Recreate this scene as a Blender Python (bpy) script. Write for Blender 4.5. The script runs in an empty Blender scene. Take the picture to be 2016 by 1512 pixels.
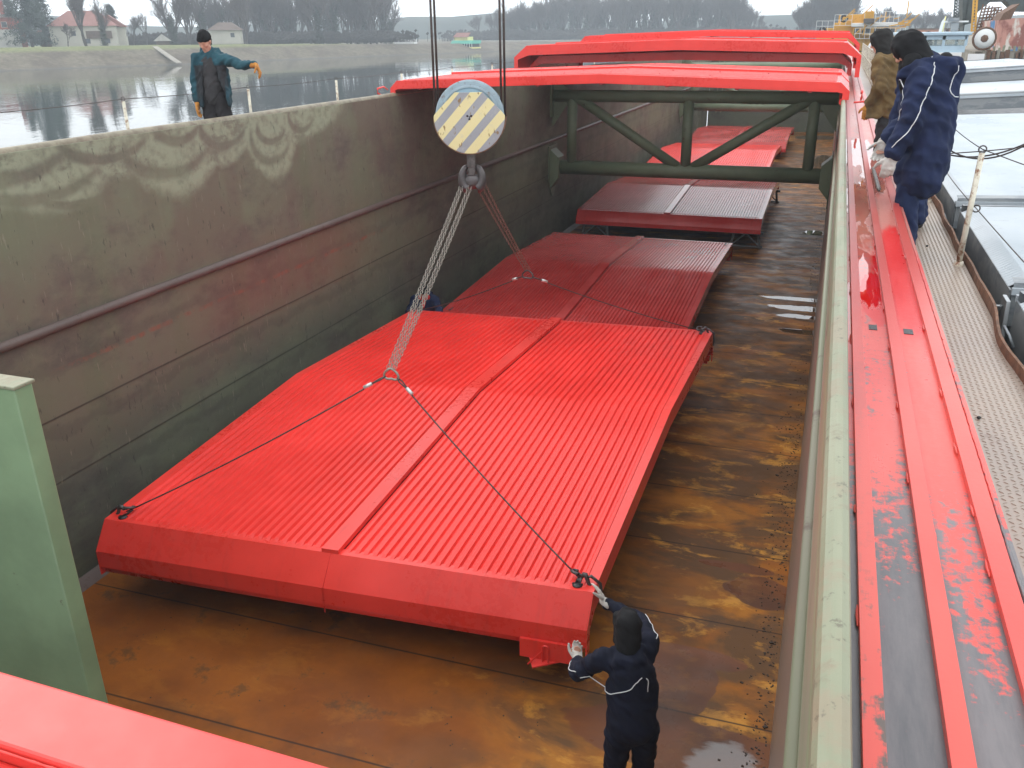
import bpy, bmesh, math, random
from mathutils import Vector, Matrix, noise
from mathutils.bvhtree import BVHTree
random.seed(7)
sc = bpy.context.scene
COL = sc.collection
R_ = math.radians
# ---------------------------------------------------------------- camera
CAMZ = 1.03                       # metres above the top of the hold coaming (z = 0)
FPX = 1700.0
ROT = Matrix(((0.94186405, -0.11449293, 0.31588523),
              (0.33573285, 0.35777333, -0.87136771),
              (-0.01324987, 0.92676297, 0.37541288)))
cam = bpy.data.cameras.new('camera'); cam_ob = bpy.data.objects.new('camera', cam); COL.objects.link(cam_ob)
cam.sensor_width = 36.0; cam.lens = FPX/2016*36; cam.clip_start = 0.05; cam.clip_end = 6000
cam_ob.matrix_world = Matrix.Translation((0, 0, CAMZ)) @ ROT.to_4x4()
sc.camera = cam_ob
# ---------------------------------------------------------------- world: overcast sky
SUN_EL, SUN_AZ = R_(38), R_(300)
w = bpy.data.worlds.new("World"); sc.world = w; w.use_nodes = True
nt = w.node_tree; nt.nodes.clear()
out = nt.nodes.new('ShaderNodeOutputWorld'); bg = nt.nodes.new('ShaderNodeBackground')
sky = nt.nodes.new('ShaderNodeTexSky'); sky.sky_type = 'NISHITA'; sky.sun_disc = False
sky.sun_elevation = SUN_EL; sky.sun_rotation = SUN_AZ; sky.air_density = 1.0; sky.dust_density = 4.0; sky.ozone_density = 1.0
# overcast: the blue sky's colour is mostly washed out by an even cloud layer, brighter towards the zenith
geo = nt.nodes.new('ShaderNodeTexCoord'); sep = nt.nodes.new('ShaderNodeSeparateXYZ')
nt.links.new(geo.outputs['Generated'], sep.inputs[0])
mr = nt.nodes.new('ShaderNodeMapRange'); mr.inputs['From Min'].default_value = -0.05; mr.inputs['From Max'].default_value = 0.9
nt.links.new(sep.outputs['Z'], mr.inputs['Value'])
ramp = nt.nodes.new('ShaderNodeMix'); ramp.data_type = 'RGBA'
ramp.inputs['A'].default_value = (15.5, 16.4, 17.2, 1); ramp.inputs['B'].default_value = (19, 19.6, 20.2, 1)
nt.links.new(mr.outputs['Result'], ramp.inputs['Factor'])
nz = nt.nodes.new('ShaderNodeTexNoise'); nz.inputs['Scale'].default_value = 1.6; nz.inputs['Detail'].default_value = 5
nt.links.new(geo.outputs['Generated'], nz.inputs['Vector'])
mr2 = nt.nodes.new('ShaderNodeMapRange'); mr2.inputs['To Min'].default_value = 0.9; mr2.inputs['To Max'].default_value = 1.1
nt.links.new(nz.outputs['Fac'], mr2.inputs['Value'])
vm = nt.nodes.new('ShaderNodeVectorMath'); vm.operation = 'SCALE'
nt.links.new(ramp.outputs['Result'], vm.inputs[0]); nt.links.new(mr2.outputs['Result'], vm.inputs['Scale'])
mx = nt.nodes.new('ShaderNodeMix'); mx.data_type = 'RGBA'; mx.inputs['Factor'].default_value = 0.88
nt.links.new(sky.outputs[0], mx.inputs['A']); nt.links.new(vm.outputs[0], mx.inputs['B'])
nt.links.new(mx.outputs['Result'], bg.inputs['Color']); bg.inputs['Strength'].default_value = 0.09
nt.links.new(bg.outputs[0], out.inputs[0])
sun = bpy.data.lights.new('sun', 'SUN'); sun.energy = 0.6; sun.angle = R_(25); sun.color = (1.0, 0.97, 0.93)
sun_ob = bpy.data.objects.new('sun', sun); COL.objects.link(sun_ob)
sun_ob.rotation_euler = (R_(90)-SUN_EL, 0, R_(180)-SUN_AZ)
sc.view_settings.view_transform = 'Standard'; sc.view_settings.look = 'None'
sc.view_settings.exposure = 0.42; sc.view_settings.gamma = 1.0
sc.render.resolution_x = 1024; sc.render.resolution_y = 768

# ---------------------------------------------------------------- helpers
def at(px, py, X=None, Y=None, Z=None):
    """point of the photograph's line of sight that lies in the plane x=X, y=Y or z=Z"""
    d = ROT @ Vector(((px-1008)/FPX, -(py-756)/FPX, -1.0))
    if Y is not None: t = Y/d.y
    elif X is not None: t = X/d.x
    else: t = (Z-CAMZ)/d.z
    return Vector((0, 0, CAMZ)) + d*t
WM = {}
def reg(o, m): WM[o.name] = m; return o
def tag(o, label=None, cat=None, group=None, kind=None):
    if label: o['label'] = label
    if cat: o['category'] = cat
    if group: o['group'] = group
    if kind: o['kind'] = kind
    return o
def thing(name, label, cat, loc=(0, 0, 0), rz=0, group=None):
    o = bpy.data.objects.new(name, None); COL.objects.link(o)
    o.empty_display_size = 0.2
    o.location = loc; o.rotation_euler = (0, 0, rz)
    reg(o, Matrix.Translation(loc) @ Matrix.Rotation(rz, 4, 'Z'))
    return tag(o, label, cat, group)
def link(name, me, mat, parent=None, world=False, smooth=False):
    """world=True: the mesh was built in world coordinates"""
    o = bpy.data.objects.new(name, me); COL.objects.link(o)
    if mat is not None:
        me.materials.clear()
        for m_ in (mat if isinstance(mat, (list, tuple)) else [mat]): me.materials.append(m_)
    if smooth: me.polygons.foreach_set('use_smooth', [True]*len(me.polygons))
    if parent is not None:
        if world: me.transform(WM[parent.name].inverted())
        o.parent = parent; reg(o, WM[parent.name])
    else:
        reg(o, Matrix())
    return o
class MB:
    def __init__(s): s.v = []; s.f = []; s.m = []; s.mi = 0; s.sm = []
    def add(s, vs, fs, smooth=False):
        n = len(s.v); s.v += [tuple(v) for v in vs]
        for f in fs: s.f.append(tuple(i+n for i in f)); s.m.append(s.mi); s.sm.append(smooth)
        return s
    def box(s, c, d, rot=None):
        vs = [Vector((x*d[0]/2, y*d[1]/2, z*d[2]/2)) for x in (-1, 1) for y in (-1, 1) for z in (-1, 1)]
        if rot is not None: vs = [rot @ v for v in vs]
        return s.add([v+Vector(c) for v in vs], [(0, 1, 3, 2), (4, 6, 7, 5), (0, 4, 5, 1), (2, 3, 7, 6), (0, 2, 6, 4), (1, 5, 7, 3)])
    def span(s, a, b): 
        return s.box([(a[i]+b[i])/2 for i in range(3)], [abs(b[i]-a[i]) for i in range(3)])
    def beam(s, a, b, w_, h_, up=(0, 0, 1)):
        a = Vector(a); b = Vector(b); d = (b-a); L = d.length; d.normalize()
        u = Vector(up)
        if abs(u.dot(d)) > .99: u = Vector((1, 0, 0))
        x = d.cross(u).normalized(); z = x.cross(d)
        vs = [a+x*sx*w_/2+z*sz*h_/2+d*L*t for t in (0, 1) for sx in (-1, 1) for sz in (-1, 1)]
        return s.add(vs, [(0, 1, 3, 2), (4, 6, 7, 5), (0, 4, 5, 1), (2, 3, 7, 6), (0, 2, 6, 4), (1, 5, 7, 3)])
    def tube(s, pts, r, n=8, closed=False, caps=True):
        pts = [Vector(p) for p in pts]; k = len(pts)
        rr = r if isinstance(r, (list, tuple)) else [r]*k
        ref = None; vs = []
        for i, p in enumerate(pts):
            if closed: d = pts[(i+1) % k]-pts[i-1]
            else: d = pts[min(i+1, k-1)]-pts[max(i-1, 0)]
            if d.length < 1e-9: d = Vector((0, 0, 1))
            d.normalize()
            if ref is None:
                ref = Vector((0, 0, 1)) if abs(d.z) < .9 else Vector((1, 0, 0))
            x = (ref-d*ref.dot(d))
            if x.length < 1e-6: x = d.orthogonal()
            x.normalize(); y = d.cross(x); ref = x
            for j in range(n):
                a = 2*math.pi*j/n; vs.append(p+(x*math.cos(a)+y*math.sin(a))*rr[i])
        fs = []
        for i in range(k if closed else k-1):
            i2 = (i+1) % k
            for j in range(n):
                j2 = (j+1) % n; fs.append((i*n+j, i*n+j2, i2*n+j2, i2*n+j))
        s.add(vs, fs, True)
        if caps and not closed and n > 2:
            b = len(s.v)-len(vs)
            s.f.append(tuple(b+j for j in range(n))[::-1]); s.m.append(s.mi); s.sm.append(False)
            s.f.append(tuple(b+(k-1)*n+j for j in range(n))); s.m.append(s.mi); s.sm.append(False)
        return s
    def prism(s, poly, off):
        """polygon (3d points) extruded by a vector"""
        off = Vector(off); n = len(poly); vs = [Vector(p) for p in poly]
        vs2 = [v+off for v in vs]
        return s.add(vs+vs2, [tuple(range(n))[::-1], tuple(range(n, 2*n))]+[(i, (i+1) % n, (i+1) % n+n, i+n) for i in range(n)])
    def lathe(s, c, prof, n=16, axis='Z'):
        vs = []
        for r, z in prof:
            for j in range(n):
                a = 2*math.pi*j/n; p = (r*math.cos(a), r*math.sin(a), z)
                if axis == 'Y': p = (p[0], p[2], p[1])
                if axis == 'X': p = (p[2], p[0], p[1])
                vs.append(Vector(p)+Vector(c))
        fs = [(i*n+j, i*n+(j+1) % n, (i+1)*n+(j+1) % n, (i+1)*n+j) for i in range(len(prof)-1) for j in range(n)]
        return s.add(vs, fs, True)
    def ball(s, c, r, n=10, m=6, rot=None):
        r = (r, r, r) if not isinstance(r, (tuple, list)) else r
        vs = []; 
        for i in range(m+1):
            t = math.pi*i/m
            for j in range(n):
                a = 2*math.pi*j/n; v = Vector((r[0]*math.sin(t)*math.cos(a), r[1]*math.sin(t)*math.sin(a), r[2]*math.cos(t)))
                if rot is not None: v = rot @ v
                vs.append(v+Vector(c))
        fs = [(i*n+j, (i+1)*n+j, (i+1)*n+(j+1) % n, i*n+(j+1) % n) for i in range(m) for j in range(n)]
        return s.add(vs, fs, True)
    def mesh(s, name):
        me = bpy.data.meshes.new(name); me.from_pydata(s.v, [], s.f)
        me.polygons.foreach_set('material_index', s.m); me.polygons.foreach_set('use_smooth', s.sm)
        me.update(); return me
    def build(s, name, mat, parent=None, world=False, bevel=0, fix=True):
        me = s.mesh(name)
        if fix:
            bm = bmesh.new(); bm.from_mesh(me); bmesh.ops.recalc_face_normals(bm, faces=bm.faces); bm.to_mesh(me); bm.free()
        o = link(name, me, mat, parent, world)
        if bevel:
            b = o.modifiers.new('bevel', 'BEVEL'); b.width = bevel; b.segments = 2; b.limit_method = 'ANGLE'; b.angle_limit = R_(40)
        return o
def copy_tree(o, parent=None):
    c = o.copy(); COL.objects.link(c); c.parent = parent
    for ch in list(o.children): copy_tree(ch, c)
    return c

# ---------------------------------------------------------------- materials
class N:
    """small node-tree writer; every pattern is laid out in object or world space"""
    def __init__(s, name, space='world'):
        s.m = bpy.data.materials.new(name); s.m.use_nodes = True; s.t = s.m.node_tree
        s.b = s.t.nodes['Principled BSDF']
        if space == 'world': g = s.t.nodes.new('ShaderNodeNewGeometry'); s.P = g.outputs['Position']
        else: g = s.t.nodes.new('ShaderNodeTexCoord'); s.P = g.outputs['Object']
        s.g = g
    def nd(s, t): return s.t.nodes.new(t)
    def L(s, a, b): s.t.links.new(a, b)
    def put(s, sock, v):
        if isinstance(v, (int, float)): sock.default_value = v
        elif isinstance(v, (tuple, list)): sock.default_value = (*v, 1) if len(v) == 3 and len(sock.default_value) == 4 else v
        else: s.L(v, sock)
    def scale(s, v, sc_, loc=(0, 0, 0), rot=(0, 0, 0)):
        n = s.nd('ShaderNodeMapping'); s.L(v, n.inputs['Vector']); n.inputs['Scale'].default_value = sc_
        n.inputs['Location'].default_value = loc; n.inputs['Rotation'].default_value = rot; return n.outputs[0]
    def noise(s, sc_=5, det=4, rough=.55, v=None, dist=0, col=False):
        n = s.nd('ShaderNodeTexNoise'); s.L(v if v is not None else s.P, n.inputs['Vector'])
        n.inputs['Scale'].default_value = sc_; n.inputs['Detail'].default_value = det
        n.inputs['Roughness'].default_value = rough; n.inputs['Distortion'].default_value = dist
        return n.outputs['Color' if col else 'Fac']
    def voro(s, sc_, v=None, feat='F1'):
        n = s.nd('ShaderNodeTexVoronoi'); n.feature = feat; s.L(v if v is not None else s.P, n.inputs['Vector']); n.inputs['Scale'].default_value = sc_
        return n.outputs['Distance']
    def rng(s, v, a, b, c=0., d=1., smooth=False):
        n = s.nd('ShaderNodeMapRange'); s.L(v, n.inputs['Value'])
        if smooth: n.interpolation_type = 'SMOOTHSTEP'
        for k, x in zip(('From Min', 'From Max', 'To Min', 'To Max'), (a, b, c, d)): n.inputs[k].default_value = x
        return n.outputs['Result']
    def math(s, op, a, b=0., c=None):
        n = s.nd('ShaderNodeMath'); n.operation = op; s.put(n.inputs[0], a); s.put(n.inputs[1], b)
        if c is not None: s.put(n.inputs[2], c)
        return n.outputs[0]
    def mix(s, f, a, b):
        n = s.nd('ShaderNodeMix'); n.data_type = 'RGBA'; s.put(n.inputs['Factor'], f); s.put(n.inputs['A'], a); s.put(n.inputs['B'], b)
        return n.outputs['Result']
    def xyz(s, v=None):
        n = s.nd('ShaderNodeSeparateXYZ'); s.L(v if v is not None else s.P, n.inputs[0]); return n.outputs
    def band(s, v, c, wd, soft):
        """1 where |v-c| < wd"""
        return s.rng(s.math('ABSOLUTE', s.math('SUBTRACT', v, c)), wd, wd+soft, 1., 0., True)
    def ell(s, cx, cy, rx, ry, nse=None, amp=.5, soft=.15, ax=('X', 'Y')):
        o = s.xyz(); a = s.math('DIVIDE', s.math('SUBTRACT', o[ax[0]], cx), rx); b = s.math('DIVIDE', s.math('SUBTRACT', o[ax[1]], cy), ry)
        d = s.math('SQRT', s.math('ADD', s.math('MULTIPLY', a, a), s.math('MULTIPLY', b, b)))
        if nse is not None: d = s.math('ADD', d, s.math('MULTIPLY', s.math('SUBTRACT', nse, .5), amp))
        return s.rng(d, 1.-soft, 1., 1., 0., True)
    def bump(s, h, dist=.01, strength=.5):
        n = s.nd('ShaderNodeBump'); s.L(h, n.inputs['Height']); n.inputs['Distance'].default_value = dist; n.inputs['Strength'].default_value = strength
        s.L(n.outputs[0], s.b.inputs['Normal']); return s
    def set(s, col=None, rough=None, metal=None, spec=None, coat=None, alpha=None):
        for k, v in (('Base Color', col), ('Roughness', rough), ('Metallic', metal), ('Specular IOR Level', spec), ('Coat Weight', coat), ('Alpha', alpha)):
            if v is not None: s.put(s.b.inputs[k], v)
        return s
def simple(name, col, rough=.5, metal=0., var=.25, sc_=6, bump=.0, spec=.5, space='object', dirt=None, dirt_amt=.35):
    n = N(name, space)
    f = n.noise(sc_, 6, .6)
    dark = tuple(c*(1-var) for c in col); lite = tuple(min(1, c*(1+var)) for c in col)
    c = n.mix(n.rng(f, .3, .7), dark, lite)
    if dirt is not None:
        d = n.rng(n.noise(sc_*2.3, 8, .7), 1-dirt_amt-.08, 1-dirt_amt+.05)
        c = n.mix(d, c, dirt)
    n.set(c, n.rng(n.noise(sc_*1.7, 3), .3, .7, max(.02, rough-.08), min(1, rough+.08)), metal, spec)
    if bump: n.bump(n.noise(sc_*8, 4), bump, .6)
    return n.m
M = {}
def red_paint(name, base=(.78, .040, .028), rough=.3, wet=0., space='object', fade=.0):
    n = N(name, space)
    big = n.noise(.9, 5, .6); fine = n.noise(14, 6, .65)
    c = n.mix(n.rng(big, .35, .7), tuple(x*.86 for x in base), tuple(min(1, x*1.06+.008+fade) for x in base))
    # drips of dirt and small dark specks
    st = n.noise(1., 5, .6, n.scale(n.P, (9, 1.2, 1.2)))
    c = n.mix(n.math('MULTIPLY', n.rng(st, .55, .75), .22), c, (.25, .02, .02))
    sp = n.math('MULTIPLY', n.rng(n.voro(7), .05, .03), n.rng(n.noise(2.2, 2), .5, .6))
    c = n.mix(n.math('MULTIPLY', sp, .8), c, (.08, .015, .015))
    r = n.rng(n.math('ADD', n.math('MULTIPLY', big, .6), n.math('MULTIPLY', fine, .4)), .35, .65, rough-.09, rough+.10)
    # chips and scuffs down to primer, pale dust along the channels
    ch = n.math('MULTIPLY', n.rng(n.noise(30, 6, .75), .66, .69), n.rng(n.noise(1.7, 4, .6, n.scale(n.P, (1, 1, 1), (3, 7, 1))), .5, .6))
    c = n.mix(n.math('MULTIPLY', ch, .8), c, (.16, .045, .035))
    n.set(c, r, 0., .4); n.b.inputs['Coat Weight'].default_value = .15; n.b.inputs['Coat Roughness'].default_value = .16
    n.bump(n.math('ADD', n.noise(5, 3), n.math('MULTIPLY', fine, .3)), .004, .35)
    return n.m
M['red'] = red_paint('red_paint')
M['red_sheet'] = red_paint('red_sheet_paint', (.82, .030, .020), .38)
M['red_old'] = red_paint('weathered_red_paint', (.58, .042, .036), .17, fade=.02)
M['red_dark'] = red_paint('dark_red_primer', (.28, .02, .022), .5)
M['steel'] = simple('worn_steel', (.11, .10, .095), .45, .6, .4, 20, .002)
M['black'] = simple('black_grease', (.012, .012, .014), .35, 0, .3, 20)
M['chain'] = simple('bright_chain_steel', (.30, .28, .24), .45, .35, .35, 30)
M['chain_rust'] = simple('rusty_chain_steel', (.17, .085, .06), .6, .2, .4, 30)
M['rope'] = simple('greased_wire_rope', (.07, .055, .05), .5, .4, .4, 60, .002)
M['rust'] = simple('rusty_steel', (.13, .065, .035), .8, 0, .5, 15, .004)
# ================================================================ THE BARGE
XL, XR, FZ, YE, DZ, WZ, RZ = -7.72, .11, -4.9, 59.0, -.67, -3.57, -.27
# ---- hold plating: green paint, grime, scrubbed arcs, red scrape
def wall_mat():
    n = N('grimy_green_plating')
    P = n.scale(n.P, (1, .55, 1))
    big = n.noise(.55, 5, .6, P); mid = n.noise(2.2, 6, .65, P)
    streak = n.noise(1., 5, .6, n.scale(n.P, (1, 2.2, .28)))
    c = n.mix(n.rng(big, .38, .62), (.155, .168, .108), (.150, .124, .096))
    c = n.mix(n.rng(streak, .45, .72), c, (.135, .145, .092))
    o = n.xyz(); z, y = o['Z'], o['Y']
    # lower strakes dirtier and bluish, above a lapped seam
    low = n.rng(n.math('ADD', z, n.math('MULTIPLY', mid, .8)), -2.35, -3.0)
    c = n.mix(n.math('MULTIPLY', low, .6), c, (.092, .098, .078))
    c = n.mix(n.math('MULTIPLY', n.rng(n.noise(1.1, 7, .7, P), .5, .66), .6), c, (.070, .063, .055))
    c = n.mix(n.math('MULTIPLY', n.rng(n.noise(.8, 6, .7, n.scale(n.P, (1, .6, 1.3), (2, 8, 0))), .52, .66), .5), c, (.16, .18, .115))
    for zz, aa in ((-1.84, .35), (-2.83, .7), (-3.57, .6)): c = n.mix(n.math('MULTIPLY', n.band(n.math('ADD', z, n.math('MULTIPLY', n.noise(.5, 3), .02)), zz+.01, .006, .012), aa), c, (.03, .028, .024))
    for zz in (-2.25, -3.0, -3.75): c = n.mix(n.math('MULTIPLY', n.band(n.math('ADD', z, n.math('MULTIPLY', n.noise(1.6, 6, .7), .5)), zz+.25, .03, .08), .28), c, (.06, .055, .048))
    # purple-brown old water marks, high on the wall
    br = n.math('MULTIPLY', n.rng(n.noise(.42, 4, .6, n.scale(n.P, (1, 1., .6), (0, 3.1, 0))), .47, .55), n.rng(z, -1.95, -1.6))
    c = n.mix(n.math('MULTIPLY', br, .58), c, (.135, .095, .078))
    # red scrape band
    rs = n.math('MULTIPLY', n.ell(0, 11.2, 9, 2.6, mid, .9, .7, ('Z', 'Y')), 0.)
    rz = n.math('MULTIPLY', n.band(n.math('ADD', z, n.math('MULTIPLY', mid, .5)), -2.05, .22, .5), n.band(y, 11.3, 1.0, 2.2))
    c = n.mix(n.math('MULTIPLY', rz, .36), c, (.22, .07, .05))
    ln = n.math('MULTIPLY', n.band(n.math('ADD', z, n.math('MULTIPLY', n.noise(3, 4), .05)), -2.30, .012, .03), n.rng(n.noise(2.6, 5, .7), .45, .6))
    c = n.mix(n.math('MULTIPLY', n.math('MULTIPLY', ln, n.band(y, 10.5, 3.5, .6)), .7), c, (.27, .08, .05))
    # scrubbed arcs of cleaner light green below the coaming edge
    nz = n.noise(2.4, 5, .65); hair = n.noise(1., 3, .6, n.scale(n.P, (1, 9, 9)))
    m = None
    for cy, cz, ry, rzz in ((6.3, .35, 1.35, .98), (7.15, .35, 1.15, 1.12), (8.25, .1, 1.0, .62), (9.05, .1, 1.05, 1.02), (10.0, .1, .8, .72), (11.1, -.15, .72, .84), (11.8, .1, .75, .66), (9.5, .5, 3.8, .72), (12.3, .3, 1.1, .72)):
        e = n.ell(cy, cz, ry, rzz, nz, .26, .20, ('Y', 'Z'))
        m = e if m is None else n.math('MAXIMUM', m, e)
    # crescents of grime left between the strokes: one ellipse minus a lower, smaller one
    holes = None
    for cy, cz, ry, rzz, k in ((6.5, .02, 1.0, .38, .12), (6.9, -.25, .95, .34, .1), (7.9, -.02, .75, .28, .09), (8.9, -.22, .85, .42, .12), (9.1, .05, .5, .3, .1), (10.0, -.05, .55, .36, .10), (11.05, -.35, .55, .40, .10), (11.1, -.2, .4, .25, .08), (11.9, -.1, .4, .28, .08), (7.4, -.5, .6, .2, .07)):
        e = n.math('SUBTRACT', n.ell(cy, cz, ry, rzz, nz, .25, .2, ('Y', 'Z')), n.ell(cy+k*.6, cz+k*1.25, ry*.96, rzz, nz, .3, .2, ('Y', 'Z')))
        e = n.math('MAXIMUM', e, 0.); holes = e if holes is None else n.math('MAXIMUM', holes, e)
    holes = n.math('MAXIMUM', holes, n.math('MULTIPLY', n.rng(n.noise(1., 5, .7, n.scale(n.P, (1, 1.6, 3.2))), .54, .62), .8))
    m = n.math('MULTIPLY', m, n.math('SUBTRACT', 1., n.math('MULTIPLY', holes, .75)))
    m = n.math('MULTIPLY', m, n.rng(hair, .3, .55, .45, 1.))
    left = n.rng(n.xyz()['X'], -7.3, -7.6)
    c = n.mix(n.math('MULTIPLY', n.math('MULTIPLY', m, left), .82), c, (.29, .325, .225))
    # light drips
    dr = n.math('MULTIPLY', n.rng(n.noise(1., 4, .6, n.scale(n.P, (1, 5.5, .35))), .6, .72), n.rng(z, -1.7, -.3))
    c = n.mix(n.math('MULTIPLY', dr, .35), c, (.2, .215, .14))
    # scratches
    sc1 = n.noise(1., 4, .7, n.scale(n.P, (1, 22, 3)))
    c = n.mix(n.math('MULTIPLY', n.rng(sc1, .64, .70), .5), c, (.28, .25, .19))
    sc2 = n.noise(1., 3, .7, n.scale(n.P, (1, 16, 5), (0, 5, 3)))
    c = n.mix(n.math('MULTIPLY', n.rng(sc2, .64, .70), .6), c, (.045, .04, .035))
    n.set(c, n.rng(mid, .3, .7, .5, .75), 0, .35)
    n.bump(n.math('ADD', n.noise(.8, 3), n.math('MULTIPLY', n.noise(12, 5), .12)), .03, .4)
    return n.m
M['wall'] = wall_mat()
def green_paint(name, base, rust=.5, rough=.5):
    n = N(name)
    f = n.noise(1.3, 5, .6); g = n.noise(5, 7, .72)
    c = n.mix(n.rng(f, .35, .65), tuple(x*.85 for x in base), tuple(x*1.12 for x in base))
    c = n.mix(n.math('MULTIPLY', n.rng(g, rust, rust+.05), .85), c, (.085, .05, .038))
    n.set(c, rough, 0, .4); n.bump(g, .004, .5); return n.m
M['truss'] = green_paint('chipped_green_truss_paint', (.150, .185, .115), .62)
M['green'] = green_paint('light_green_paint', (.20, .295, .17), .67, .4)
M['bar_brown'] = green_paint('rubbed_brown_bar', (.12, .085, .075), .6)
def cap_mat():
    n = N('worn_pale_green_coaming')
    g = n.noise(6, 7, .7); st = n.noise(1., 4, .6, n.scale(n.P, (6, .5, 6)))
    c = n.mix(n.rng(st, .35, .65), (.17, .19, .12), (.275, .275, .19))
    c = n.mix(n.math('MULTIPLY', n.rng(g, .57, .68), .8), c, (.17, .12, .08))
    c = n.mix(n.math('MULTIPLY', n.rng(n.noise(2.4, 6, .7), .5, .58), .55), c, (.25, .19, .13))
    c = n.mix(n.math('MULTIPLY', n.rng(n.noise(22, 5, .7), .60, .66), .7), c, (.10, .085, .06))
    c = n.mix(n.math('MULTIPLY', n.rng(n.xyz()['X'], -7.0, -7.5), .7), c, n.mix(n.rng(g, .42, .6), (.24, .20, .14), (.13, .085, .06)))
    n.set(c, .5, 0, .4); n.bump(g, .006, .5); return n.m
M['cap'] = cap_mat()
def rwall_mat():
    n = N('rubbed_green_inner_side')
    o = n.xyz(); z = n.math('ADD', o['Z'], n.math('MULTIPLY', n.noise(1.4, 3), .06))
    st = n.noise(1., 6, .6, n.scale(n.P, (4, .16, 9)))
    c = n.mix(n.rng(st, .4, .62), (.20, .255, .15), (.28, .26, .20))
    c = n.mix(n.rng(z, -.3, -1.6), c, (.19, .14, .11))
    c = n.mix(n.rng(n.noise(2.5, 6, .7), .58, .66), c, (.15, .11, .085))
    n.set(c, .38, 0, .45); n.bump(st, .01, .4); return n.m
M['rwall'] = rwall_mat()
def floor_mat():
    n = N('rusty_hold_floor')
    o = n.xyz(); x, y = o['X'], o['Y']
    S = n.scale(n.P, (.7, 1.3, 1)); st = n.noise(1.15, 6, .62, S, .4)
    blob = n.noise(.55, 5, .6, n.scale(n.P, (1, 1.1, 1), (4, 1, 0)), .6)
    c = n.mix(n.rng(blob, .38, .62), (.25, .080, .012), (.40, .155, .022))
    c = n.mix(n.rng(st, .42, .56), c, (.125, .062, .026))
    c = n.mix(n.math('MULTIPLY', n.rng(n.noise(2.0, 6, .68, S, .3), .54, .63), .8), c, (.58, .27, .045))
    # long tongues of darker stain pointing away from the starboard side
    tg = n.noise(1., 5, .6, n.scale(n.P, (.62, 1.5, 1)), 1.2)
    far = n.rng(y, 8.5, 17.)
    c = n.mix(n.math('MULTIPLY', n.rng(tg, .44, .60), n.math('ADD', n.math('MULTIPLY', far, .4), .35)), c, (.085, .045, .022))
    # the port and aft part lies in fine orange rust
    port = n.math('MULTIPLY', n.rng(n.math('ADD', x, n.math('MULTIPLY', blob, 1.5)), -.8, -2.6), n.rng(y, 8.8, 7.))
    oc = n.mix(n.rng(n.noise(1.3, 4, .6), .35, .65), (.175, .048, .008), (.27, .080, .010))
    oc = n.mix(n.math('MULTIPLY', n.rng(n.noise(2.6, 6, .72), .58, .66), .7), oc, (.06, .035, .02))
    c = n.mix(n.math('MULTIPLY', port, .85), c, oc)
    # wet reddish brown patches with sharp edges
    wn = n.noise(1.25, 4, .5, None, .5)
    wet = None
    for cx, cy, rx, ry in ((-.95, 6.95, .5, .55), (-1.0, 6.1, .85, .35), (-.15, 8.7, .4, .27), (-.2, 6.0, .75, .42), (-.5, 9.1, .5, .1), (-.75, 7.35, .7, .16)):
        e = n.ell(cx, cy, rx, ry, wn, 1.1, .05); wet = e if wet is None else n.math('MAXIMUM', wet, e)
    c = n.mix(n.math('MULTIPLY', wet, .8), c, n.mix(n.rng(wn, .4, .6), (.085, .034, .020), (.150, .055, .028)))
    # plate seams every 1.45 m and dark dried edges
    ys = n.math('ADD', y, n.math('MULTIPLY', x, -.02))
    fr = n.math('ABSOLUTE', n.math('SUBTRACT', n.math('FRACT', n.math('DIVIDE', ys, 1.45)), .5))
    seam = n.rng(fr, .010, .004); halo = n.math('MULTIPLY', n.rng(fr, .12, .0), n.rng(n.noise(2.2, 5), .45, .6))
    c = n.mix(n.math('MULTIPLY', halo, .45), c, (.06, .034, .02))
    c = n.mix(n.math('MULTIPLY', seam, .85), c, (.03, .018, .013))
    gr = n.rng(n.voro(9), .10, .05); gm = n.math('MULTIPLY', n.rng(n.noise(3.5, 5, .7), .56, .64), n.rng(x, -.9, -.1))
    c = n.mix(n.math('MULTIPLY', n.math('MULTIPLY', gr, gm), .9), c, (.015, .012, .01))
    # puddles
    pn = n.noise(3.2, 4, .6, n.scale(n.P, (.8, 2.2, 1)))
    pud = None
    for cx, cy, rx, ry in ((-.28, 20.9, .85, .16), (-.25, 20.15, .75, .22), (-.2, 19.5, .5, .16), (-.15, 18.4, .5, .18), (-.15, 28.6, .38, .4), (-.25, 5.95, .34, .34), (-.25, 45, .5, 3.), (-1.3, 40, .7, 1.2), (-.9, 56, 1.2, 1.2)):
        e = n.ell(cx, cy, rx, ry, pn, 1.0, .06 if cy > 8 else .3); pud = e if pud is None else n.math('MAXIMUM', pud, e)
    c = n.mix(n.math('MULTIPLY', pud, .55), c, (.05, .04, .035))
    r = n.rng(n.noise(2.4, 5, .6), .35, .65, .36, .58)
    r = n.math('SUBTRACT', r, n.math('MULTIPLY', wet, .14)); 
    r = n.math('MULTIPLY', r, n.math('SUBTRACT', 1., n.math('MULTIPLY', pud, .97)))
    h = n.math('ADD', n.math('MULTIPLY', n.noise(14, 5), .15), n.noise(1., 3))
    h = n.math('MULTIPLY', h, n.math('SUBTRACT', 1., pud))
    n.set(c, r, 0, n.math('ADD', .15, n.math('MULTIPLY', pud, .75)))
    n.bump(h, .012, .35)
    return n.m
M['floor'] = floor_mat()
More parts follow.
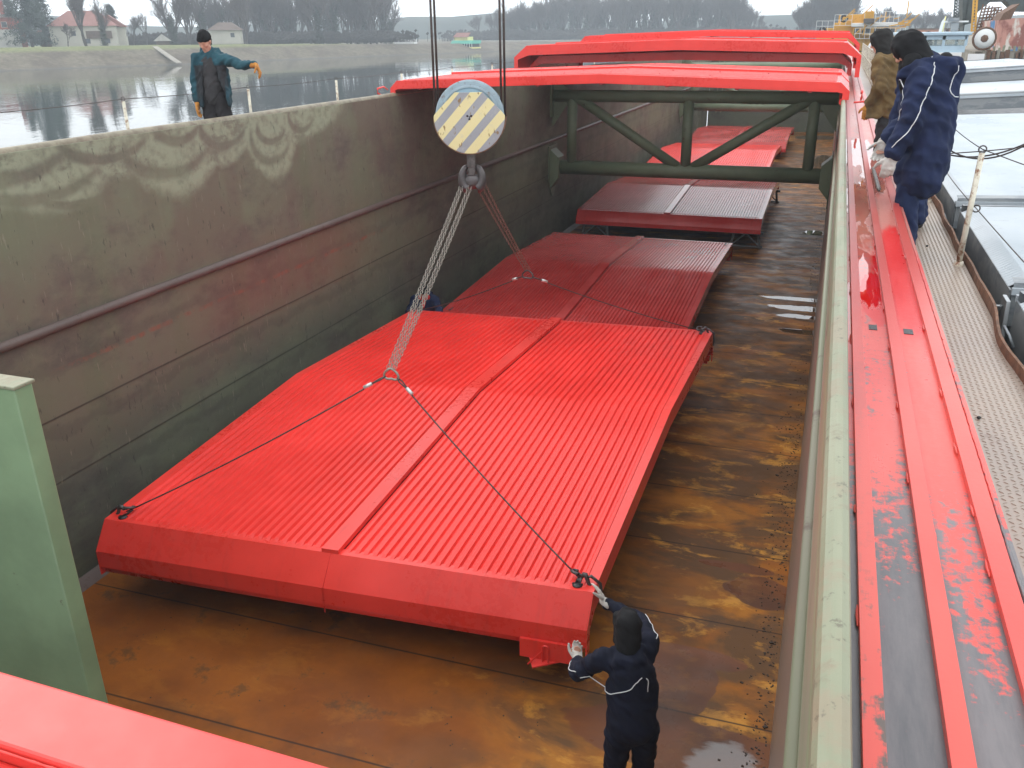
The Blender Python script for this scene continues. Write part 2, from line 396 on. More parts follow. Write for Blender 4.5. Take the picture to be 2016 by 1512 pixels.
def deck_mat(worn):
    n = N('wet_red_track_paint' if not worn else 'scuffed_red_rail_paint')
    o = n.xyz(); x, y = o['X'], o['Y']
    P = n.scale(n.P, (5.5, .75, 1)); a = n.noise(1.6, 7, .7, P); fine = n.noise(26, 6, .7)
    b = n.noise(.9, 4, .55, n.scale(n.P, (2.2, .8, 1), (2, 0, 0)))
    c = n.mix(n.rng(b, .35, .65), (.62, .050, .038), (.68, .085, .062))
    f = n.math('ADD', n.math('MULTIPLY', a, .65), n.math('MULTIPLY', fine, .35))
    if worn:
        # top of the rails: grey-brown where rollers run
        wr = n.math('MULTIPLY', n.rng(f, .50, .56), n.band(x, .213, .02, .012)); 
        nr = n.math('ADD', n.math('MULTIPLY', n.rng(y, 2.1, 1.7), .9), .15)
        c = n.mix(n.math('MULTIPLY', wr, n.math('MINIMUM', nr, 1.)), c, (.115, .085, .072))
        c = n.mix(n.math('MULTIPLY', n.rng(y, 3.2, 6.), .55), c, (.24, .055, .05))
        n.set(c, .33, 0, .5); n.bump(f, .003, .5); return n.m
    # slate-grey grime lying in the channels close by
    g = n.math('ADD', f, n.math('MULTIPLY', n.rng(y, 2.9, 1.3), .30))
    g = n.math('SUBTRACT', g, n.math('MULTIPLY', n.band(x, .45, .03, .06), .10))
    gm = n.rng(n.math('ADD', g, n.math('MULTIPLY', n.math('SUBTRACT', fine, .5), .25)), .53, .62)
    c = n.mix(gm, c, n.mix(n.rng(a, .36, .62), (.070, .068, .075), (.150, .135, .138)))
    # the rail roots are dark
    # further off: dull pinkish film, then wet pure red
    film = n.math('MULTIPLY', n.rng(y, 3.6, 6.5), .8)
    c = n.mix(n.math('MULTIPLY', film, n.rng(b, .3, .6, .55, 1.)), c, (.40, .19, .155))
    wr = n.ell(.45, 5.4, .15, 1.5, a, 1.1, .25)
    wr = n.math('MAXIMUM', wr, n.ell(.31, 4.75, .08, .55, a, 1.2, .1))
    c = n.mix(wr, c, (.58, .012, .010))
    # pools of water
    pl = n.ell(.28, 5.6, .09, 1.1, a, 1.6, .05)
    for q in ((.27, 7.8, .12, 1.0), (.17, 4.5, .05, .5), (.44, 9.8, .15, 1.7), (.3, 11., .2, 1.4)): pl = n.math('MAXIMUM', pl, n.ell(*q, a, 1.7, .05))
    r = n.rng(f, .35, .65, .24, .42)
    r = n.mix(gm, r, (.30, .30, .30))
    r = n.math('MULTIPLY', r, n.math('SUBTRACT', 1., n.math('MULTIPLY', pl, .97)))
    n.set(c, r, 0, .5)
    n.bump(n.math('MULTIPLY', f, n.math('SUBTRACT', 1., pl)), .004, .5)
    return n.m
M['deck'] = deck_mat(False); M['rail'] = deck_mat(True)
def tread_mat():
    n = N('muddy_tread_plate')
    a = n.noise(1.2, 6, .65, n.scale(n.P, (2, .6, 1)))
    c = n.mix(n.rng(a, .35, .65), (.36, .295, .235), (.27, .22, .18))
    c = n.mix(n.math('MULTIPLY', n.rng(n.noise(2.6, 6, .7), .6, .68), .5), c, (.15, .09, .06))
    c = n.mix(n.rng(n.xyz()['Y'], 2.6, 2.0), c, (.16, .15, .145))
    n.set(c, n.rng(a, .35, .65, .42, .3), 0, .5); n.bump(n.noise(30, 4), .002, .4); return n.m
M['tread'] = tread_mat()

barge = thing('cargo_barge', 'cargo barge with an open hold, grimy green walls, rusty floor and red side tracks', 'barge', (0, 0, FZ))
B = dict(parent=barge, world=True)
Y0 = 0.72
m = MB(); m.span((XL, Y0, FZ-.12), (XR, YE, FZ)); m.build('hold_floor', M['floor'], **B)
# port wall: strakes lapped at seams
m = MB(); zs = [0., -1.83, -2.82, -3.55, FZ]
for i in range(4):
    m.span((XL-.14+(.012 if i > 1 else 0), Y0, zs[i+1]-(.0 if i == 3 else .012)), (XL+[.024, .016, .008, 0][i], YE, zs[i]-(.012 if i else 0)))
m.build('port_hold_wall', M['wall'], **B)
m = MB(); m.tube([(XL+.03, y, -1.85) for y in (Y0, 15, 30, YE)], .055, 12); m.build('rubbing_bar', M['bar_brown'], **B)
m = MB(); m.tube([(XL-.055, y, -.015+.004*math.sin(y*1.7)) for y in [Y0+i*1.5 for i in range(39)]], .068, 12); m.build('port_coaming_rim', M['cap'], **B)
# weld at the foot of the wall
m = MB(); m.beam((XL+.09, Y0, FZ+.05), (XL+.09, YE, FZ+.05), .16, .012, (1, 0, 1)); m.build('fillet_plate', M['bar_brown'], **B)
# starboard wall
m = MB(); m.span((XR, Y0, FZ), (XR+.02, YE, -.02)); m.build('starboard_hold_wall', M['rwall'], **B)
m = MB(); m.tube([(XR-.0, y, -.045) for y in (Y0, 20, YE)], .03, 10)
m.span((XR-.012, Y0, -.40), (XR-.0, YE, -.32)); m.tube([(XR-.006, y, -.9) for y in (Y0, 20, YE)], .03, 8)
m.build('starboard_wall_stiffener', M['rwall'], **B)
m = MB()
prof = [(XR-.03, -.075), (XR-.03, -.02), (XR-.022, -.004), (XR-.006, .006), (XR+.012, .006), (XR+.026, -.001), (XR+.03, -.012), (XR+.03, RZ+.01), (XR+.021, RZ+.01), (XR+.021, -.075)]
m.prism([(a, Y0, b) for a, b in prof], (0, YE-Y0, 0)); m.build('starboard_coaming_rim', M['cap'], **B)
# red track deck outside the coaming
m = MB(); m.span((XR+.03, Y0, RZ-.02), (.59, YE, RZ)); m.span((.575, Y0, DZ), (.59, YE, RZ-.02)); m.build('track_deck', M['deck'], **B)
for x0, x1, hh in ((.190, .234, .022), (.345, .390, .024), (.508, .560, .022)):
    m = MB(); m.span((x0, Y0, RZ), (x1, YE, RZ+hh)); 
    y = 1.0
    rnd = random.Random(int(x0*1000))
    while y < 14:
        L = rnd.uniform(.05, .09); sd = rnd.choice((-1, 1, -1))
        xx = x0-.002 if sd < 0 else x1+.002
        m.tube([(xx, y+L*k/4, RZ+.006+rnd.uniform(0, .004)) for k in range(5)], [.002, .0045, .005, .0045, .002], 6)
        y += rnd.uniform(.3, .9)
    m.build('track_rail', M['rail'], bevel=.003, **B)
m = MB(); rnd = random.Random(5)
pts = [(.574+rnd.uniform(-.0015, .0015), Y0+i*.035, RZ+.001) for i in range(300)]; m.tube(pts, [rnd.uniform(.003, .006) for _ in pts], 5); m.build('weld_bead', M['deck'], **B)
for (x, y, a, b) in ((.163, 4.22, .022, .06), (.285, 4.2, .036, .075), (.437, 4.18, .040, .075)): MB().span((x-a/2, y-b/2, RZ+.0), (x+a/2, y+b/2, RZ+.0025)).build('drain_slot_shade', M['black'], **B)  # thin black plates stand in for the shade inside slots; no opening is cut
# walkway with tread pattern
m = MB(); m.span((.59, Y0, DZ-.02), (1.085, YE, DZ)); m.build('starboard_walkway', M['tread'], **B)
m = MB(); s = .030
for j in range(0, 520):
    y = 1.3+j*s
    if y > 13: break
    for i in range(16):
        x = .61+i*.030+(.0 if j % 2 else 0)
        if x > 1.075: continue
        a = (1 if (i+j) % 2 else -1)
        d = Vector((math.cos(R_(38)*a), math.sin(R_(38)*a), 0))*.0125; q = Vector((-d.y, d.x, 0))*.24
        c = Vector((x, y, DZ)); t = Vector((0, 0, .0032))
        m.add([c-d, c-q, c+d, c+q, c-d*.5+t, c+d*.5+t], [(0, 1, 5, 4), (2, 3, 4, 5), (1, 2, 5), (3, 0, 4)])
m.build('tread_pattern', M['tread'], fix=False, **B)
# bent rusty edge of the walkway
m = MB(); rnd = random.Random(3); n_ = 150
def lip(y): return 1.09+.012*math.sin(y*2.1)+.008*math.sin(y*5.3+1)-.028*math.exp(-((y-5.2)/.5)**2)
vs = []; 
for i in range(n_):
    y = Y0+.2+i*.14; x = lip(y); zt = DZ+.062+.008*math.sin(y*3.3)+rnd.uniform(-.003, .003)
    vs += [(x-.006, y, DZ-.02), (x-.006, y, zt), (x+.010, y, zt), (x+.010, y, DZ-.25)]
m.add(vs, [(i*4+k, i*4+k+1, i*4+k+5, i*4+k+4) for i in range(n_-1) for k in range(3)]); m.build('bent_edge_flange', M['rust'], **B)
# hull sides, port side deck
m = MB(); m.span((1.085, Y0, WZ-1), (1.09, YE+2, DZ-.2)); m.span((-8.95, Y0-3, WZ-1), (-8.9, YE+2, DZ)); m.build('hull_side', M['black'], **B)
m = MB(); m.span((-8.95, Y0, DZ-.02), (XL-.13, YE, DZ)); m.span((XL-.16, Y0, DZ), (XL-.141, YE, -.04)); m.build('port_side_deck', M['tread'], **B)
m = MB(); m.span((-8.95, -30, DZ-.02), (1.09, .37, DZ)); m.span((-8.95, -30, WZ-1), (-8.9, .37, DZ-.02)); m.span((1.04, -30, WZ-1), (1.09, .37, DZ-.02)); m.span((-8.95, -30.05, WZ-1), (1.09, -30, DZ)); m.build('aft_deck', M['tread'], **B)
# forward bulkhead
m = MB(); m.span((XL+.03, YE, FZ), (XR, YE+.1, -.02))
for k in range(7): m.span((XL+.7+k*1.06, YE-.012, FZ), (XL+.74+k*1.06, YE, -.1))
m.build('forward_bulkhead', M['wall'], **B)
for xx in (XL+.55, XR-.7):
    m = MB()
    for sx in (0, .3): m.beam((xx+sx, YE-.12, FZ+1.1), (xx+sx, YE-.12, -.3), .06, .05)
    for k in range(12): m.beam((xx, YE-.12, FZ+1.25+k*.28), (xx+.3, YE-.12, FZ+1.25+k*.28), .03, .03)
    m.build('bulkhead_ladder', M['cap'], **B)
# aft bulkhead stub, port side, and the aft end beam in the foreground
m = MB(); m.span((XL+.03, 3.95, FZ), (-5.02, 4.10, -1.16)); 
m.build('aft_bulkhead', M['green'], bevel=.012, **B)
m = MB(); m.span((XL+.03, 3.935, -1.16), (-5.005, 4.115, -1.135)); m.build('bulkhead_capping', M['cap'], bevel=.008, **B)
M['red_beam'] = red_paint('matt_red_beam_paint', (.66, .042, .032), .38, space='world')
m = MB(); m.span((XL-.2, .715, -.4), (XR-.05, .845, 0)); m.build('end_beam', M['red_beam'], bevel=.006, **B)
m = MB(); m.span((XL-.2, .38, -.4), (XR-.05, .7145, -.035)); m.build('end_beam_box', M['red_beam'], bevel=.006, **B)
m = MB(); rnd = random.Random(9); pts = [(-3+i*.02, .712, -.012) for i in range(150)]; m.tube(pts, [rnd.uniform(.002, .004) for _ in pts], 6); m.build('end_beam_weld', M['red_beam'], **B)
# cross trusses
def truss(Y, top=True):
    t = reg(bpy.data.objects.new('cross_truss', None), WM['cargo_barge']); COL.objects.link(t); t.parent = barge; reg(t, WM[barge.name])
    T = dict(parent=t, world=True)
    zl, zu = -2.62, -.62
    xa, xb = XL+.02, XR-.02
    m = MB(); m.tube([(xa, Y, zl), (xb, Y, zl)], .205, 20); m.build('lower_chord', M['truss'], **T)
    m = MB(); m.tube([(xa, Y, zu), (xb, Y, zu)], .165, 20); m.build('upper_chord', M['truss'], **T)
    for x in (XL+.62, (XL+XR)/2+.02, XR-.62):
        m = MB(); m.tube([(x, Y, zl), (x, Y, zu)], .145, 16); m.build('truss_post', M['truss'], **T)
    xm = (XL+XR)/2+.02
    for x in (XL+.72, XR-.72):
        sx = -1 if x < xm else 1
        m = MB(); m.tube([(x, Y, zu-.02), (xm+sx*.22, Y, zl+.12)], .140, 16); m.build('truss_brace', M['truss'], **T)
    for s_, x in ((1, XL+.024), (-1, XR-.002)):
        m = MB()
        m.prism([(x, Y-.42, zl+.62), (x, Y-.42, zl-.35), (x, Y-.1, zl-.85), (x, Y+.1, zl-.85), (x, Y+.42, zl-.35), (x, Y+.42, zl+.62)], (s_*.03, 0, 0))
        m.prism([(x, Y-.3, zl+.55), (x+s_*.28, Y-.3, zl+.3), (x+s_*.28, Y-.3, zl-.28), (x, Y-.3, zl-.62)], (0, .6, 0))
        m.prism([(x, Y-.02, -.1), (x+s_*.5, Y-.02, -.45), (x+s_*.5, Y-.02, -.8), (x, Y-.02, -1.5)], (0, .04, 0))
        m.span((x, Y-.26, -1.2), (x+s_*.05, Y+.26, -.05))
        m.build('gusset_plate', M['truss'], bevel=.01, **T)
truss(25.0); truss(48.0)
# rust flakes and grit gathered along the foot of the starboard wall, and a few on the walkway
m = MB(); rnd = random.Random(77)
for _ in range(900):
    y = rnd.choice((rnd.uniform(5.2, 14), rnd.uniform(5, 40))); x = XR-.03-abs(rnd.gauss(0, .16)); s_ = rnd.uniform(.003, .012)*(1 if rnd.random() < .96 else 1.8)
    a_ = rnd.uniform(0, 3); m.box((x, y, FZ+s_*.25), (s_*2, s_*1.3, s_*.6), Matrix.Rotation(a_, 3, 'Z'))
for _ in range(90):
    s_ = rnd.uniform(.003, .008); m.box((rnd.uniform(-6.8, -1.), rnd.uniform(4.4, 6.6), FZ+s_*.25), (s_*2, s_*1.4, s_*.5), Matrix.Rotation(rnd.uniform(0, 3), 3, 'Z'))
M['flake'] = simple('dark_rust_scale', (.035, .022, .016), .8, 0, .4, 20)
o = m.build('rust_flakes', M['flake']); tag(o, kind='stuff')
m = MB()
for x, y in ((.86, 7.9), (.93, 9.6), (.97, 9.9), (.96, 10.2), (.8, 4.2), (.9, 3.4)): m.ball((x, y, DZ+.008), (.011, .009, .008), 6, 4)
o = m.build('grit', M['black']); tag(o, kind='stuff')
# railings: port posts, starboard posts and their wires
M['white_rust'] = simple('rusty_white_paint', (.62, .58, .47), .55, 0, .15, 6, .003, dirt=(.19, .075, .03), dirt_amt=.42)
def post(x, y, lean, h, rings=((.0, 1.),)):
    top = Vector((x+lean, y, DZ+h)); bot = Vector((x, y, DZ))
    m = MB(); m.tube([bot, top], .021, 12); m.lathe((x, y, DZ), [(.0, .03), (.034, .03), (.036, 0)], 12)
    p = m.build('railing_post', M['white_rust'], **B)
    for k in rings:
        c = bot.lerp(top, k[1])+Vector((.0, 0, .026 if k[1] == 1 else 0))+Vector((.04 if k[1] < 1 else 0, 0, 0))
        mm = MB(); mm.tube([c+Vector((math.cos(a)*.026, 0, math.sin(a)*.026)) for a in [2*math.pi*i/14 for i in range(14)]], .0055, 6, True)
        mm.build('eye_ring', M['steel'], parent=p, world=True)
    return top+Vector((0, 0, .026))
port_tops = [post(-8.42, y, 0, .985, ((0, 1), (0, .06))) for y in (6.47, 9.07, 11.67, 14.27, 16.87, 19.47, 22.07, 24.67, 27.3, 29.9, 32.5, 35.1)]
star_tops = [post(1.035, y, .0 if y > 7.5 else .02, .845, ((0, 1), (0, .52))) for y in (7.3, 10.1, 12.9, 15.7, 18.5, 21.3, 24.1)]
def wire(pts, r, name='railing_wire', mat=None, parent=barge, sag=.02):
    m = MB(); q = []
    for a, b in zip(pts[:-1], pts[1:]):
        for i in range(8):
            t = i/8; p = Vector(a).lerp(Vector(b), t); p.z -= sag*4*t*(1-t); q.append(p)
    q.append(Vector(pts[-1])); m.tube(q, r, 5)
    return m.build(name, mat or M['rope'], parent=parent, world=True)
wire([Vector((-8.42, 3.9, DZ+1.0))]+port_tops, .005)
wire([Vector((1.3, 2.0, DZ+.42))]+[p-Vector((-.03, 0, .43)) for p in star_tops], .004)
wire([Vector((2.35, 5.1, DZ+.62)), star_tops[0]], .004); wire(star_tops, .004)
# white railing panels on the walkway further forward
for k in range(9):
    y = 26+k*3.2; m = MB()
    for q in range(7): m.beam((1.02, y+q*.42, DZ), (1.02, y+q*.42, DZ+1.0), .016, .016)
    for z in (.08, .55, 1.0): m.beam((1.02, y-.05, DZ+z), (1.02, y+2.6, DZ+z), .022, .022)
    m.build('railing_panel', M['white_rust'], **B)
# loose steel bar lying on the tracks
m = MB(); a = at(1719, 332, Z=RZ+.035); b = at(1731, 376, Z=RZ+.035)
m.tube([a, a.lerp(b, .92), b], [.017, .017, .008], 10); o = m.build('steel_bar', M['steel'])
tag(o, 'short pointed steel bar lying on the red tracks beside the worker in navy', 'bar')

# ================================================================ HATCH COVERS
def hatch_cover(name, label, L, w, top, leg, loc, rz=0, mat='red', girder=.28, rise=.2, n_ribs=52, detail=True, group='red hatch covers', chx=.2, chz=.28, inner=True):
    """local y runs along the gabled span L, local x across the ribs (width w); z=0 is the lowest edge of the cover"""
    t = thing(name, label, 'hatch cover', loc, rz, group)
    H = top; Lt = L/2-chx
    def zc(y): return H+rise*(1-abs(y)/Lt)
    hw = w/2
    # corrugated sheets either side of the centre strip
    for sgn in (-1, 1):
        x0, x1 = .105, hw-.10
        nr = max(3, n_ribs//2); p = (x1-x0)/nr; prof = []
        for i in range(nr):
            a = x0+i*p
            prof += [(a+.04*p, 0), (a+.34*p, 0), (a+.52*p, .028), (a+.88*p, .028)]
        prof.append((x1, 0)); prof = [(x0, 0)]+prof
        ys = [(-Lt+.015, 0), (-Lt+.10, 1), (0, 1), (Lt-.10, 1), (Lt-.015, 0)]
        vs = [(sgn*px_, y, zc(y)+pz*k-.006) for y, k in ys for px_, pz in prof]; n = len(prof)
        m = MB(); m.add(vs, [(i*n+j, i*n+j+1, (i+1)*n+j+1, (i+1)*n+j) for i in range(4) for j in range(n-1)])
        m.build('corrugated_sheet', M[mat+'_sheet'] if mat == 'red' else M[mat], t)
    def run(x0, x1, z0, z1, y0=-Lt, y1=Lt):
        """strip following the gable"""
        m_ = []; 
        ys = [y0, 0, y1] if y0 < 0 < y1 else [y0, y1]
        return [((x0, y, zc(y)+z0), (x1, y, zc(y)+z0), (x1, y, zc(y)+z1), (x0, y, zc(y)+z1)) for y in ys]
    def strip(mb, *a, **k):
        q = run(*a, **k); vs = [v for s_ in q for v in s_]; fs = [(0, 1, 2, 3), tuple(range(len(vs)-4, len(vs)))]
        for i in range(len(q)-1):
            for j in range(4): fs.append((i*4+j, i*4+(j+1) % 4, (i+1)*4+(j+1) % 4, (i+1)*4+j))
        mb.add(vs, fs)
    m = MB(); strip(m, -.095, .095, -.004, .056); m.build('centre_strip', M[mat], t, bevel=.004)
    for sgn in (-1, 1):
        m = MB(); xo = sgn*hw; xi = sgn*(hw-.11)
        # girder: web outlines the whole end shape, following gable, chamfers and legs
        prof = [(-L/2, 0), (-L/2, H-chz), (-Lt, H+.012), (0, H+rise+.012), (Lt, H+.012), (L/2, H-chz), (L/2, 0)]
        inn = [(L/2-.10, 0), (L/2-.10, H-chz-girder*.25), (Lt-.06, H-girder), (0, H+rise-girder), (-Lt+.06, H-girder), (-L/2+.10, H-chz-girder*.25), (-L/2+.10, 0)]
        k = 7; vs = [(xo, a, b) for a, b in prof]+[(xo, a, b) for a, b in inn[::-1]]+[(xo-sgn*.012, a, b) for a, b in prof]+[(xo-sgn*.012, a, b) for a, b in inn[::-1]]
        fs = []
        for i in range(k-1):
            fs += [(i, i+1, k+i+1, k+i), (2*k+i, 2*k+i+1, 3*k+i+1, 3*k+i), (i, i+1, 2*k+i+1, 2*k+i), (k+i, k+i+1, 3*k+i+1, 3*k+i)]
        fs += [(0, k, 3*k, 2*k), (k-1, 2*k-1, 4*k-1, 3*k-1)]
        m.add(vs, fs)
        strip(m, min(xo-sgn*.012, xi), max(xo-sgn*.012, xi), .002, .012)
        # bottom flange
        if detail:
            q0 = [(xo-sgn*.012, y, zc(y)-girder-.004) for y in (-Lt+.06, 0, Lt-.06)]
            for a, b in zip(q0[:-1], q0[1:]): m.beam(Vector(a)-Vector((sgn*.045, 0, 0)), Vector(b)-Vector((sgn*.045, 0, 0)), .09, .012)
        m.build('side_girder', M[mat], t)
    for sgn in (-1, 1):
        ym = sgn*Lt; yo = sgn*L/2; m = MB()
        m.span((-hw+.10, sgn*(Lt-.10), H+.005), (hw-.10, sgn*Lt, H+.0095))      # flat flashing under the rib ends
        X = hw-.014
        m.add([(-X, ym, H+.008), (X, ym, H+.008), (X, yo-sgn*.002, H-chz), (-X, yo-sgn*.002, H-chz), (X, yo-sgn*.002, max(leg, H-chz-((.20 if H > .5 else .11) if detail else .30))), (-X, yo-sgn*.002, max(leg, H-chz-((.20 if H > .5 else .11) if detail else .30))),
               (X, yo-sgn*.06, max(leg, H-chz-((.20 if H > .5 else .11) if detail else .30))), (-X, yo-sgn*.06, max(leg, H-chz-((.20 if H > .5 else .11) if detail else .30)))], [(0, 1, 2, 3), (3, 2, 4, 5), (5, 4, 6, 7)])
        m.build('end_plate', M[mat], t)
        if detail:
            zt = H-chz-(.25 if H > .5 else .165)
            m = MB(); m.tube([(-X+.03, yo-sgn*.085, zt), (X-.03, yo-sgn*.085, zt)], .055, 14); m.build('end_tube', M[mat], t)
            m = MB(); m.span((-.008, yo-sgn*.0, zt-.05), (.008, yo-sgn*.02+sgn*.02, H-chz)); m.beam((0, ym, H+.012), (0, yo+sgn*.004, H-chz+.004), .016, .012); m.build('splice_bar', M[mat], t)
    # purlins underneath
    if inner:
        m = MB()
        for x in [-hw*.66, -hw*.33, 0, hw*.33, hw*.66]: strip(m, x-.03, x+.03, -girder*.8, -.03)
        for k in range(-3, 4):
            y = k*Lt/3.4; m.span((-hw+.02, y-.03, zc(y)-.16), (hw-.02, y+.03, zc(y)-.06))
        m.build('purlin', M['red_dark'], t)
    return t
# lowered cover hanging from the crane
Hc = .58
z_top = CAMZ-4.82
C1 = hatch_cover('hatch_cover', 'bright red ribbed hatch cover hanging from the chain slings above the hold floor', 8.0, 5.45, Hc, 0, (-4.295, 10.26, z_top-Hc), 0, girder=.24, rise=.22)
# grease-black lifting points at the four corners
def lifting_eye(t, x, y, z, sx, sy):
    m = MB(); m.lathe((x, y, z), [(.0, .012), (.05, .012), (.052, 0.0)], 12); m.lathe((x, y, z), [(.028, .013), (.028, .002), (0, .002)], 10)
    m.box((x-sx*.02, y-sy*.07, z+.004), (.07, .15, .014))
    m.build('lifting_eye', M['black'], t)
for sx in (-1, 1):
    for sy in (-1, 1): lifting_eye(C1, sx*2.55, sy*3.72, Hc+.014, sx, sy)
# latch brackets on the ends
def bracket(t, sx, sy, hw, L):
    m = MB(); y = sy*(L/2+.004); x = sx*(hw-.42)
    m.span((x-.20, min(y, y+sy*.03), -.09), (x+.36, max(y, y+sy*.03), .12))
    m.prism([(x+.22, y, -.10), (x-.04, y+sy*.13, -.13), (x-.12, y, -.10)], (0, 0, .014))
    m.beam((x-.10, y+sy*.09, -.12), (x+.04, y+sy*.06, .04), .012, .012)
    b = m.build('latch_bracket', M['red'], t)
    m = MB(); pts = []
    for i in range(16):
        a = 2*math.pi*i/16; pts.append((x+.06+.028*math.cos(a), y+sy*.05, -.02+(.085 if math.sin(a) > 0 else -.085)+.028*math.sin(a)))
    m.tube(pts, .010, 6, True); m.build('latch_handle', M['red'], b)
bracket(C1, 1, -1, 2.70, 8.0)
bracket(C1, 1, 1, 2.70, 8.0)
# the hanging cover is slightly racked and dips towards its near end
S1 = Matrix(((1, .0145, 0, 0), (.073, 1, 0, 0), (0, .0235, 1, 0), (0, 0, 0, 1)))
for c_ in C1.children_recursive: c_.data.transform(S1)
C2 = hatch_cover('hatch_cover', 'dull red ribbed hatch cover on the hold floor just beyond the hanging one', 8.3, 4.95, .48, 0, (-4.62, 19.3, CAMZ-5.22-.48), 0, mat='red_old', girder=.2, n_ribs=60, rise=.20)
for sx in (-1, 1):
    for sy in (-1, 1): lifting_eye(C2, sx*2.34, sy*3.8, .494, sx, sy)
C3 = hatch_cover('hatch_cover', 'pinkish grey ribbed hatch cover raised on steel trestles below the cross truss', 8.2, 5.55, .40, 0, (-4.40, 29.9, CAMZ-5.08-.40), 0, mat='red_old', girder=.26, n_ribs=66, rise=.22, detail=False)
C4 = hatch_cover('hatch_cover', 'bright red ribbed hatch cover seen through the middle of the cross truss', 8.2, 5.0, .42, 0, (-4.70, 40.4, CAMZ-5.10-.42), 0, mat='red', girder=.22, n_ribs=50, rise=.24, detail=False)
C5 = hatch_cover('hatch_cover', 'farthest red hatch cover on the hold floor, below the forward bulkhead', 8.0, 4.9, .42, 0, (-4.5, 49.6, CAMZ-5.14-.42), 0, mat='red_old', girder=.22, n_ribs=46, rise=.24, detail=False)
bpy.context.view_layer.update()
xc = (XL+XR)/2
A_ = hatch_cover('hatch_cover', 'low red hatch cover closed over the hold, nearest of the covers on the coaming', 8.02, 5.3, .25, 0, (xc-.02, 15.2+2.65, .0), R_(90), girder=.13, rise=.12, chx=.14, chz=.12, n_ribs=30)
Bc = hatch_cover('hatch_cover', 'tall red hatch cover parked over a smaller one behind the low closed cover', 8.44, 5.3, .74, 0, (xc+.02, 22.6+2.65, .0), R_(90), girder=.22, rise=.10, chx=.34, chz=.27, n_ribs=30, detail=False)
D_ = hatch_cover('hatch_cover', 'dark underside of a smaller red hatch cover nested below the tall one', 8.1, 5.0, .47, 0, (xc+.02, 23.4+2.5, .0), R_(90), girder=.18, rise=.08, chx=.26, chz=.22, n_ribs=20, detail=False, mat='red')
Cc = hatch_cover('hatch_cover', 'highest red hatch cover, farthest along the coaming with only its top showing', 8.5, 5.3, .93, 0, (xc+.02, 28.6+2.65, .0), R_(90), girder=.14, rise=.10, chx=.30, chz=.30, n_ribs=30, detail=False)
# bolt heads and small lashing plates on the low closed cover
for k_ in range(9):
    m = MB(); x = XL+.5+k_*.86
    for dy in (.55, 1.9, 3.3, 4.6): m.lathe((x, 15.2+dy, .25+.012+.12*(1-abs(x-xc)/3.87)+.0), [(0, .02), (.018, .02), (.02, 0)], 6)
    m.build('bolt_row', M['red_dark'], parent=A_, world=True)
# coaming latches of the low cover
for sx, xx in ((-1, XL-.2), (1, XR+.25)):
    m = MB(); pts = [(xx, 15.0, .02), (xx-.0, 14.86, .06), (xx, 14.86, .14), (xx, 15.1, .16), (xx, 15.25, .1)]
    m.tube(pts, .016, 8); m.tube([(xx-.1, 15.0, -.02), (xx+.12, 15.0, .0), (xx+.16, 15.22, .0)], .014, 8)
    o = m.build('cover_latch', M['red'], parent=A_, world=True)
# trestles under the third cover
M['grey_steel'] = simple('grey_trestle_steel', (.13, .14, .14), .6, .2, .3, 10, dirt=(.12, .06, .035), dirt_amt=.4)
def trestle(x, y, first=[None]):
    if first[0] is None:
        t = thing('steel_trestle', None, 'trestle', (0, 0, 0), 0, 'steel trestles under the third cover'); hz = .40
        for sx in (-.42, .42):
            m = MB(); m.beam((sx, 0, 0), (sx*.86, 0, hz), .07, .07); m.build('leg', M['grey_steel'], t)
        m = MB(); m.beam((-.5, 0, .04), (.5, 0, .04), .06, .05); m.build('foot_rail', M['grey_steel'], t)
        m = MB(); m.span((-.5, -.05, hz), (.5, .05, hz+.07)); m.build('top_rail', M['grey_steel'], t)
        for s_ in (-1, 1):
            m = MB(); m.beam((s_*.4, 0, .07), (s_*.02, 0, hz), .04, .04); m.build('brace', M['grey_steel'], t)
        first[0] = t; o = t
    else: o = copy_tree(first[0])
    o.location = (x, y, FZ); return o
for x, y, lb in ((-2.05, 26.0, 'grey steel trestle under the near right corner of the raised cover'), (-6.6, 26.0, 'grey steel trestle under the near left corner of the raised cover'),
                 (-2.05, 33.6, 'grey steel trestle under the far right corner of the raised cover'), (-6.6, 33.6, 'grey steel trestle under the far left corner of the raised cover')):
    trestle(x, y)['label'] = lb
# ================================================================ CRANE HOOK BLOCK, CHAINS AND SLINGS
def block_mats():
    n = N('striped_block_plate', 'object'); o = n.xyz()
    d = n.math('ADD', n.math('MULTIPLY', o['X'], .74), n.math('MULTIPLY', o['Z'], -.67))
    f = n.math('FRACT', n.math('ADD', n.math('DIVIDE', d, .205), .60))
    s_ = n.rng(n.math('ABSOLUTE', n.math('SUBTRACT', f, .5)), .225, .235)
    a = n.noise(9, 7, .7); b = n.noise(3, 4)
    c = n.mix(s_, n.mix(b, (.24, .25, .27), (.36, .37, .39)), n.mix(b, (.66, .58, .28), (.74, .66, .36)))
    c = n.mix(n.math('MULTIPLY', n.rng(n.noise(14, 5, .6, n.scale(n.P, (1, 1, .5))), .61, .66), .9), c, (.22, .13, .04))
    c = n.mix(n.math('MULTIPLY', n.rng(a, .56, .66), .35), c, (.5, .48, .42))
    n.set(c, .45, 0, .5); n.bump(a, .003, .4); return n.m
M['stripes'] = block_mats()
M['blue'] = simple('pale_blue_sheave_paint', (.25, .38, .46), .4, .0, .12, 5, .002, dirt=(.15, .12, .1), dirt_amt=.3)
M['blue2'] = simple('faded_grey_blue_paint', (.24, .31, .35), .45, .0, .15, 6, .002, dirt=(.14, .09, .06), dirt_amt=.36)
HB = Vector((-4.24, 10.32, CAMZ-.93))
yaw = math.atan2(-HB.x, HB.y)
hb = thing('hook_block', 'crane hook block with yellow and grey diagonal stripes hanging on steel cables over the hold', 'hook block', HB, yaw*.75)
